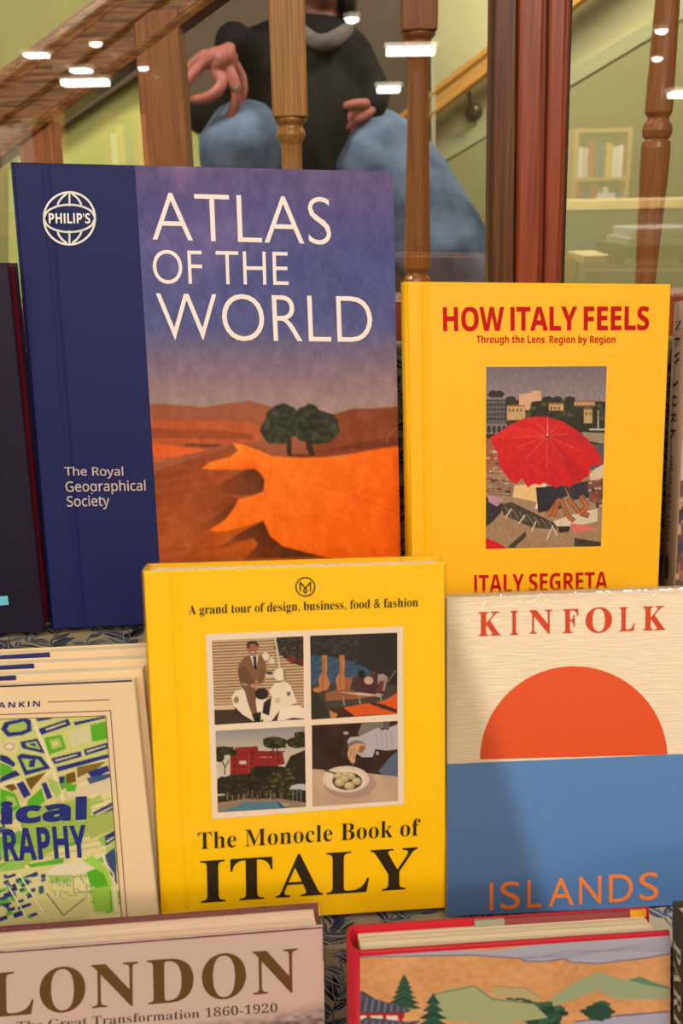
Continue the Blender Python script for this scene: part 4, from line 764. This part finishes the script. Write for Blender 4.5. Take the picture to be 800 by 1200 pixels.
grid_print('landscape_painting', P, [(421.5, 1120.5), (785, 1096), (784.6, 1310), (423, 1330)], 300, 170, cv, ja, .0004)
mb = MB(); u1, v1 = P.uv(421, 1116); u2, v2 = P.uv(785, 1092); T_ = .0345
def ju(f): return u1 + (u2 - u1) * f
def jv(f): return v1 + (v2 - v1) * f
for nm, fa, fb, col in (('endpaper', .50, .93, (138, 62, 62)), ('endpaper', .40, .50, (150, 150, 122)), ('endpaper', .93, .985, (228, 156, 30))):
    mb = MB(); mb.prism([(ju(fa), T_ - .0052, jv(fa) - .0044), (ju(fb), T_ - .0052, jv(fb) - .0044), (ju(fb), T_ - .0052, jv(fb) - .0003), (ju(fa), T_ - .0052, jv(fa) - .0003)], (0, .0022, 0)); mb.build(nm, mat('endpaper_%d' % col[0], col, .5, .3), ja)
# --- dark books at the left edge, and the two seen by their spines at the right edge
P = POSE['dark']; da = book(P, [(-240, 306), (9, 308), (53, 746), (-180, 752)], .027, mat('midnight_board', (30, 22, 40), .4, .35), sit=Z1, label='nearly black book with wine red page edges at the left edge', pages=(122, 26, 44), over=.0022)
flat('cyan_mark', P, [(-30, 701), (9, 698), (10.5, 708.5), (-28, 711.5)], (110, 190, 205), da)
def side_book(loc, ang, TLx, BLx, W, T, m_, label, **k):
    P = Pose(loc, ang); TL, BL = [Vector(P.uv(*q)) for q in (TLx, BLx)]; up_ = (TL - BL).normalized(); rt_ = Vector((up_.y, -up_.x)); TR, BR = TL + rt_ * W, BL + rt_ * W
    def back(q): p = P.O + P.u * q.x + P.v * q.y; return px_of(p)
    return P, book(P, [back(q) for q in (TL, TR, BR, BL)], T, m_, label=label, **k)
P, ny = side_book((.262, .722, -.349), (1, 11, .2), (806, 351), (789.5, 696), .16, .030, mat('putty_jacket', (172, 150, 128), .6, .2), 'putty coloured city guide seen by its spine at right edge', sit=Z1, round_spine=.0012)
mb_ = None
def spine_text(P, root, u, s, st, v0, v1, T, ht, col, off=0, space=1.0):     # reads downwards on the spine
    v, f = text_mesh(s, st, off, space); x0 = min(q.x for q in v); x1 = max(q.x for q in v); y0 = min(q.y for q in v); y1 = max(q.y for q in v)
    def pt(q):
        t = (q.x - x0) / (x1 - x0); up = u[0] + (u[1] - u[0]) * (t); y = T / 2 + ht / 2 - ht * (q.y - y0) / (y1 - y0)
        return (up, y, v0 + (v1 - v0) * t)
    me = bpy.data.meshes.new('spine_title'); me.from_pydata([pt(q) for q in v], [], f); me.update(); me.materials.append(mat('ink_%d_%d_%d' % col, col, .5, .3)); o = bpy.data.objects.new('spine_title', me); COL.objects.link(o); o.parent = cover_of(root, 'spine'); return o
def su(P, x, y): return P.uv(x, y)
a, b = P.uv(806, 351), P.uv(789.5, 696)
def lerp_u(v): t = (v - b[1]) / (a[1] - b[1]); return b[0] + (a[0] - b[0]) * t - .0016
def vv(y): return P.uv(800, y)[1]
spine_text(P, ny, (lerp_u(vv(373)), lerp_u(vv(517))), 'NEW YORK', 'serif', vv(373), vv(517), .030, .012, (70, 52, 44), off=-.01, space=1.5)
spine_text(P, ny, (lerp_u(vv(534)), lerp_u(vv(637))), 'THE SECRET ATLAS', 'serif', vv(534), vv(637), .030, .006, (70, 52, 44), space=1.2)
mb = MB(); vc = vv(668); mb.add([(lerp_u(vc) - .0001, .015 + .004 * cos(2 * pi * k / 20), vc + .011 * sin(2 * pi * k / 20)) for k in range(20)], [tuple(range(20))]); mb.build('oval_mark', mat('ink_44_34_34', (44, 34, 34), .5, .3), cover_of(ny, 'spine'))
cv = Canvas(785, 330, 1050, 700, 2, (206, 180, 150)); rr = random.Random(21); cv.crop(0, 0, 1); cv.rect(785, 500, 1050, 560, (190, 170, 150)); cv.rect(785, 560, 1050, 700, (96, 70, 62))
for k in range(420): x, y = rr.uniform(788, 1045), rr.uniform(570, 690); cv.rect(x, y, x + rr.uniform(3, 9), y + rr.uniform(4, 16), rr.choice([(150, 104, 76), (60, 44, 46), (128, 60, 50), (190, 160, 130), (70, 60, 66)]), .9)
grid_print('city_photograph', P, [(807.5, 352.5), (1038, 350), (1005, 700), (790.5, 694)], 150, 160, cv, ny)
P, pa = side_book((.194, .42, -.600), (3, 13, .6), (805, 1077), (805, 1300), .15, .022, mat('olive_black_jacket', (56, 52, 34), .5, .3), 'dark olive city guide seen by its spine at bottom right', sit=Z3, round_spine=.0012)
b = P.uv(805, 1300); a = P.uv(805, 1077)
def vv(y): return P.uv(800, y)[1]
spine_text(P, pa, (lerp_u(vv(1118)), lerp_u(vv(1240))), 'PARIS', 'serif', vv(1118), vv(1240), .022, .011, (206, 200, 180), space=1.2)

# ------------------------------------------------------------------ added unseen cool spotlight, its flags placed to shape the diagonal shadow edge
LS = Vector((.95, -.35, 1.95)); PK = POSE['kin']
def onk(x, y): u_, v_ = PK.uv(x, y); return PK.O + PK.u * u_ + PK.v * v_
aim = onk(740, 900); ax = (aim - LS).normalized(); FL = .34
sd = bpy.data.lights.new('added_spot_bulb', 'SPOT'); sd.energy = SPOTW; sd.color = (.86, .93, 1); sd.shadow_soft_size = .0016; sd.spot_size = radians(26); sd.spot_blend = .25
so = bpy.data.objects.new('added_spot_bulb', sd); COL.objects.link(so); so.location = LS; so.rotation_euler = ax.to_track_quat('-Z', 'Y').to_euler()
def door_pt(P_): d = P_ - LS; return LS + d * (FL / d.dot(ax))
lamp = empty('added_spotlight', LS - ax * .06, label='added unseen black spotlight with flags that shape the shadow edge', cat='spotlight')
q1, q2 = door_pt(onk(524, 696)), door_pt(onk(640, 1065)); e = (q2 - q1).normalized(); sidev = e.cross(ax).normalized()
if (door_pt(onk(500, 900)) - q1).dot(sidev) < 0: sidev = -sidev
BLKM = mat('black_metal', (22, 22, 22), .5, .4)
mb = MB(); mb.prism([q1 - e * .25, q2 + e * .25, q2 + e * .25 + sidev * .25, q1 - e * .25 + sidev * .25], ax * .002); pin(mb.build('shadow_flag', BLKM), lamp)
q1, q2 = door_pt(onk(524, 696)), door_pt(onk(820, 685)); e = (q2 - q1).normalized(); sidev = e.cross(ax).normalized()
if (door_pt(onk(660, 600)) - q1).dot(sidev) < 0: sidev = -sidev
mb = MB(); mb.prism([q1 - e * .1, q2 + e * .15, q2 + e * .15 + sidev * .2, q1 - e * .1 + sidev * .2], ax * .002); pin(mb.build('shadow_flag', BLKM), lamp)
mb = MB(); mb.tube([LS - ax * .14, LS - ax * .06], .035, 16, 2); pin(mb.build('lamp_body', BLKM, smooth=True), lamp)
mb = MB(); mb.tube([LS - ax * .1, LS - ax * .1 + Vector((0, 0, 1.0))], .008, 8, 1); pin(mb.build('stem', BLKM), lamp)

# ------------------------------------------------------------------ person crouching on the landing beyond the glass
YP = 2.95
def pp(x, y, dy=0): return at(x, y, YP + dy)
person = empty('person', (pp(380, 300).x, YP, .48), label='person in black jacket, blue jeans and finger rings crouching behind the banister', cat='person')
SKIN = mat('shaded_skin', (112, 68, 54), .5, .35, noise=.08, nscale=40)  # darker copy of the skin tone, with the shade put into the colour
K = 1 / 383.
def chain(mb, pts, rad, n=12, flat=1.0): mb.tube([pp(*q) for q in pts], [r_ * K for r_ in rad], n, 4, flat)
mb = MB()
hc = pp(376, -38); mb.ball(hc + Vector((0, 0, .02)), (.076, .092, .098)); mb.ball(hc + Vector((0, -.03, -.055)), (.052, .062, .062)); mb.ball(hc + Vector((0, -.096, -.01)), (.012, .018, .024)); mb.ball(hc + Vector((0, -.088, -.05)), (.026, .012, .009))
for s_ in (-1, 1): mb.ball(hc + Vector((s_ * .08, 0, -.005)), (.012, .022, .032)); mb.ball(hc + Vector((s_ * .033, -.082, .035)), (.026, .012, .007))
chain(mb, [(376, -5), (374, 30), (368, 60, .02)], (21, 20, 24)); chain(mb, [(366, 60, .03), (358, 120, .03), (362, 200, .03)], (48, 44, 46)); chain(mb, [(300, 62, .02), (412, 82, .02)], (20, 18))
chain(mb, [(302, 64, .02), (288, 78, -.08), (272, 54, -.24)], (17, 14, 9)); chain(mb, [(418, 84, 0), (432, 106, -.05), (435, 124, -.11)], (15, 11, 7))
chain(mb, [(362, 205, .03), (285, 165, -.22), (278, 300, -.16)], (36, 24, 18)); chain(mb, [(370, 215, .03), (470, 235, -.12), (545, 330, -.22), (530, 380, 0)], (38, 34, 26, 18))
for x, y, d in ((276, 322, -.2), (525, 392, 0)): chain(mb, [(x, y, d), (x - 4, y + 6, d - .15)], (16, 12))
body = pin(mb.build('body', SKIN, voxel=.009, smooth_it=4), person)
HAND = mat('lit_skin', (176, 102, 92), .5, .35, noise=.1, nscale=60)  # lighter copy of the body's skin, light on the hands put into colour
def hand(name, palm, fingers, off=0):
    mb = MB(); mb.tube([pp(*q) for q in palm[0]], [r_ * K for r_ in palm[1]], 14, 4, .62)
    for pts, rad in fingers: mb.tube([pp(*q) for q in pts], [r_ * K for r_ in rad], 10, 4)
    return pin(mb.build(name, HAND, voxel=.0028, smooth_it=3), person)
D = -.30
hand('hand', ([(270, 52, D + .04), (261, 62, D + .01), (254, 72, D + .005)], (8, 10, 11)), [
  ([(266, 58, D), (252, 66, D - .01), (239, 74, D)], (6, 7, 6)), ([(267, 58, D), (259, 70, D - .015), (253, 82, D)], (6, 7, 6)), ([(269, 56, D), (267, 67, D - .01), (265, 77, D)], (6, 6.5, 5.6)), ([(270, 56, D + .02), (272, 66, D + .01), (272, 74, D + .01)], (6, 6, 5)), ([(262, 60, D + .02), (250, 64, D + .02), (240, 67, D + .02)], (6, 6.5, 5.6)),
  ([(239, 74, D), (228, 84, D - .02), (219, 96, D - .03), (214, 111, D - .02)], (5.6, 5, 4.6, 3.8)),
  ([(240, 66, D + .02), (226, 76, D + .03), (215, 90, D + .03), (210, 102, D + .02)], (6.4, 5.4, 5, 4.2)),
  ([(253, 82, D), (260, 96, D - .02), (251, 110, D - .03), (236, 116, D - .02), (221, 116, D - .01)], (6, 5.6, 5.6, 5, 4.2)),
  ([(265, 76, D), (274, 94, D - .01), (277, 114, D - .01), (272, 132, D), (266, 149, D + .01)], (6, 5.6, 5.3, 4.9, 4)),
  ([(271, 70, D + .02), (282, 88, D + .03), (285, 104, D + .03), (282, 120, D + .03)], (5.4, 5, 4.6, 4))])
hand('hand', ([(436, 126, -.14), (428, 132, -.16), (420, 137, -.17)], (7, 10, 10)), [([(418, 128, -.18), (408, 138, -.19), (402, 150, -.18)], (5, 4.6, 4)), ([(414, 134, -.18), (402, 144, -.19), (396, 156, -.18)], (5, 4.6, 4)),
  ([(412, 140, -.18), (400, 152, -.19), (394, 162, -.17)], (5, 4.6, 4)), ([(414, 146, -.17), (404, 158, -.17), (400, 166, -.16)], (4.6, 4.2, 3.6)), ([(428, 122, -.18), (416, 122, -.2), (406, 124, -.2)], (5.5, 5, 4.2))])
for x, y, a in ((257, 100, -.3), (277, 103, .1)):
    mb = MB(); c = pp(x, y, D - .018); n = 16; v = []
    for k in range(n):
        t = 2 * pi * k / n; q = Vector((cos(t) * .0165, sin(t) * .0165, 0)); q.rotate(Matrix.Rotation(a, 3, 'Y'))
        for dz, rr_ in ((-.0028, 1), (.0028, 1), (.0028, 1.13), (-.0028, 1.13)): v.append(c + Vector((q.x * rr_, q.y * rr_, q.z * rr_ + dz)))
    mb.add(v, [(k * 4 + j, k * 4 + (j + 1) % 4, ((k + 1) % n) * 4 + (j + 1) % 4, ((k + 1) % n) * 4 + j) for k in range(n) for j in range(4)])
    pin(mb.build('ring', mat('silver', (225, 220, 205), .2, .5, metal=1)), person)
mb = MB(); mb.ball(hc + Vector((0, .015, .035)), (.092, .104, .1)); mb.ball(hc + Vector((.0, .045, -.06)), (.088, .06, .08)); mb.ball(hc + Vector((-.072, -.005, -.075)), (.024, .05, .06)); mb.ball(hc + Vector((.072, -.005, -.075)), (.026, .055, .062)); mb.ball(hc + Vector((.03, .03, -.09)), (.06, .06, .05))
pin(mb.build('hair', mat('black_hair', (18, 14, 14), .5, .4, noise=.3, nscale=60, stretch=(8, 8, 1), bump=.4), voxel=.008, smooth_it=2), person)
for s_ in (-1, 1): mb = MB(); mb.ball(hc + Vector((s_ * .032, -.086, .015)), (.012, .008, .008), 10); pin(mb.build('eye', mat('eye_white', (210, 205, 200), .2, .5)), person)
JK = mat('black_jacket', (20, 16, 18), .8, .2, noise=.25, nscale=30, bump=.4)
mb = MB(); chain(mb, [(368, 78, .02), (362, 120, .02), (358, 165, .02), (352, 196, .0)], (58, 64, 62, 50)); chain(mb, [(300, 66, .02), (340, 58, .02), (395, 64, .02), (420, 88, .02)], (28, 34, 34, 26))
chain(mb, [(300, 68, .02), (285, 88, -.08), (281, 66, -.17), (274, 49, -.262)], (31, 30, 27, 19)); chain(mb, [(418, 86, 0), (434, 106, -.05), (437, 124, -.13)], (26, 21, 15)); chain(mb, [(318, 100, .04), (270, 128, .06), (236, 136, .08)], (48, 28, 20))
chain(mb, [(395, 120, -.05), (392, 150, -.08), (372, 172, -.1), (340, 190, -.08)], (26, 20, 16, 16)); chain(mb, [(318, 80, -.04), (332, 120, -.16), (352, 172, -.18), (366, 205, -.12)], (38, 36, 34, 30)); chain(mb, [(360, 100, -.04), (385, 130, -.14), (372, 175, -.16)], (44, 30, 24))
pin(mb.build('jacket', JK, voxel=.012, smooth_it=4), person)
mb = MB(); chain(mb, [(350, 30, -.02), (362, 44, -.13), (376, 50, -.17), (392, 46, -.15), (408, 34, -.04)], (6, 8, 8, 9, 7)); pin(mb.build('scarf', mat('grey_scarf', (112, 102, 100), .8, .2, noise=.3, nscale=30), voxel=.008, smooth_it=2), person)
JN = mat('blue_denim', (116, 134, 162), .8, .2, noise=.35, nscale=9, bump=.3, col2=(58, 70, 92))
mb = MB(); chain(mb, [(366, 215, .02), (330, 190, -.1), (284, 168, -.24), (282, 215, -.22), (276, 310, -.16)], (52, 46, 42, 40, 30)); chain(mb, [(380, 220, .03), (425, 190, -.04), (470, 232, -.12), (535, 325, -.22), (520, 386, -.02)], (54, 60, 60, 46, 34))
pin(mb.build('jeans', JN, voxel=.012, smooth_it=4), person)
for x, y, d in ((270, 326, -.2), (520, 392, -.02)):
    q = pp(x, y, d); mb = MB(); mb.tube([Vector((q.x, q.y + .08, .53)), Vector((q.x, q.y - .04, .525)), Vector((q.x, q.y - .17, .51))], [.045, .045, .032], 12); pin(mb.build('shoe', mat('dark_shoe', (34, 30, 30), .5, .4), smooth=True), person)

# ------------------------------------------------------------------ the shop behind the photographer, seen mirrored in the panes
YG = YF + .016
def mirror(px, py, dist):                   # where a thing must stand in the shop to be mirrored at px, py
    q = at(px, py, dist); return Vector((q.x, 2 * YG - q.y, q.z))
def mirz(px, py, Z): q = atz(px, py, Z); return Vector((q.x, 2 * YG - q.y, Z))
LAMP = emit_mat('lamp_glow', (255, 250, 238), 22)
dl = [((112, 49), 'small round ceiling downlight mirrored over the handrail', 2.9), ((168, 78), 'small round downlight mirrored on the square baluster', 2.9), ((412, 20), 'round downlight mirrored beside the person\'s head', 2.9), ((701, 119), 'lowest round downlight mirrored on the right pane', 2.9),
      ((775, 34), 'upper round downlight mirrored on the right baluster', 2.9), ((770, 67), 'lower round downlight mirrored on the right baluster', 2.9), ((794, 93), 'round downlight mirrored at the right edge of the pane', 2.9)]
for (x, y), lb, z in dl:
    p = mirz(x, y, H + 1.45); mb = MB(); mb.lathe([(.085, .03), (.07, -.01)], p, 16); r_ = empty('ceiling_downlight', p, label=lb, cat='ceiling light', group='shop ceiling downlights')
    rim = pin(mb.build('rim', mat('white_metal', (230, 226, 215), .4, .4)), r_); mb = MB(); mb.lathe([(.07, -.012), (.05, -.04), (.02, -.05)], p, 16); pin(mb.build('lamp', LAMP), r_)
for (x, y), w_, hz, lb in (((43, 65), .20, .028, 'short light panel mirrored on the left of the handrail'), ((95, 83), .17, .028, 'short light panel mirrored just above the long one'), ((100, 97), .40, .05, 'long bright light panel mirrored under the handrail'), ((481, 60), .42, .06, 'long bright light panel mirrored across a turned baluster'), ((455, 105), .2, .045, 'short light panel mirrored left of a turned baluster'), ((798, 111), .2, .045, 'short light panel mirrored at the right edge')):
    p = mirror(x, y, 9.5); r_ = empty('ceiling_light_panel', p, label=lb, cat='ceiling light', group='shop ceiling light panels')
    mb = MB(); mb.box((p.x - w_ / 2 - .02, p.y - .1, p.z + hz / 2), (p.x + w_ / 2 + .02, p.y + .1, p.z + hz / 2 + .03)); pin(mb.build('housing', mat('white_metal', (230, 226, 215), .4, .4)), r_)
    mb = MB(); mb.box((p.x - w_ / 2, p.y - .08, p.z - hz / 2), (p.x + w_ / 2, p.y + .08, p.z + hz / 2 - .001)); pin(mb.build('diffuser', LAMP, bevel=.01), r_)
    mb = MB(); [mb.tube([Vector((p.x + s_ * w_ * .4, p.y, p.z + hz / 2 + .02)), Vector((p.x + s_ * w_ * .4, p.y, 3.0))], .0015, 6, 1) for s_ in (-1, 1)]; pin(mb.build('hanger', mat('dark_wire', (60, 58, 54), .5, .3)), r_)
WOODL = mat('light_shelf_wood', (190, 150, 96), .5, .3, noise=.15, nscale=6, stretch=(1, 8, 8))
rr = random.Random(31)
def bookcase(xa, xb, yt, dist, lb, m_=WOODL):
    a = mirror(xa, yt, dist); b = mirror(xb, yt, dist); x0, x1 = a.x, b.x; y = a.y; top = a.z; r_ = empty('bookcase', ((x0 + x1) / 2, y, 0), label=lb, cat='bookcase')
    n = int(top / .33) + 1
    for s_ in (x0, x1 - .03): pin(world_box('side_panel', (s_, y - .28, 0), (s_ + .03, y, top), m_), r_)
    pin(world_box('back_panel', (x0 + .031, y - .28, 0), (x1 - .031, y - .26, top), mat('shelf_back', (96, 80, 56), .7, .2)), r_)
    for k in range(n):
        z = top - .03 - k * .33
        if z < .02: continue
        pin(world_box('shelf', (x0 + .031, y - .259, z), (x1 - .031, y, z + .025), m_), r_)
        x = x0 + .04; z0 = z - .33 + .025
        mb = MB(); cols = []
        if z0 > .5:
            while x < x1 - .09:
                t = rr.uniform(.03, .06); hh = rr.uniform(.2, .28)
                o = world_box('book', (x, y - .22, z0 + .001), (x + t, y - .02, z0 + hh), mat('spine_%d' % rr.randrange(6), [(200, 190, 170), (150, 50, 40), (60, 80, 110), (210, 170, 80), (90, 110, 80), (230, 225, 215)][len(MATS) % 6], .5, .3)); tag(o, 'shelved book mirrored faintly in the glass panes', 'book', 'shelved books mirrored in the panes'); x += t + .004
bookcase(674, 742, 150, 7.5, 'pale wooden bookcase mirrored faintly on the right pane')
bookcase(-15, 60, 128, 6.5, 'wooden bookcase mirrored on the left of the left pane', mat('case_red_wood', (170, 100, 52), .5, .3))
bookcase(118, 160, 132, 6.5, 'narrow wooden bookcase mirrored on the pale green wall', mat('case_red_wood', (170, 100, 52), .5, .3))
p = mirror(655, 236, 6.2); q = mirror(900, 236, 6.2); r_ = empty('shop_counter', ((p.x + q.x) / 2, p.y, 0), label='long pale wooden shop counter mirrored low on the right pane', cat='counter')
pin(world_box('worktop', (p.x, p.y - .5, p.z - .05), (q.x, p.y, p.z), mat('counter_top', (250, 222, 150), .4, .3)), r_); pin(world_box('front_panel', (p.x + .03, p.y - .45, 0), (q.x - .03, p.y - .03, p.z - .0501), mat('counter_front', (84, 92, 84), .6, .2)), r_)
p = mirror(684, 300, 4.2); q = mirror(742, 300, 4.2); r_ = empty('side_table', ((p.x + q.x) / 2, p.y, 0), label='small pale table mirrored just above the upper yellow book', cat='table')
pin(world_box('tabletop', (p.x, p.y - .3, p.z - .03), (q.x, p.y, p.z), mat('counter_top', (226, 196, 120), .4, .3)), r_)
for xx in (p.x + .02, q.x - .05):
    for yy in (p.y - .28, p.y - .05): pin(world_box('leg', (xx, yy, 0), (xx + .03, yy + .03, p.z - .0301), WOODL), r_)
p = mirror(736, 268, 3.4); q = mirror(860, 268, 3.4); r_ = empty('display_table', ((p.x + q.x) / 2, p.y, 0), label='dark display table with papers mirrored at the right edge', cat='table')
pin(world_box('tabletop', (p.x, p.y - .4, p.z - .10), (q.x, p.y, p.z - .06), mat('dark_table', (60, 52, 48), .5, .3)), r_)
for xx in (p.x + .02, q.x - .07): pin(world_box('leg', (xx, p.y - .3, 0), (xx + .05, p.y - .25, p.z - .1001), mat('dark_table', (60, 52, 48), .5, .3)), r_)
for k, z in enumerate((p.z - .0599, p.z - .0299)): tag(world_box('paper_stack', (p.x + .01 + k * .02, p.y - .3, z), (q.x - .1, p.y - .02, z + .028), mat('white_paper', (240, 236, 226), .6, .2), bevel=.004), ['lower', 'upper'][k] + ' white paper stack on the mirrored dark display table', 'paper')
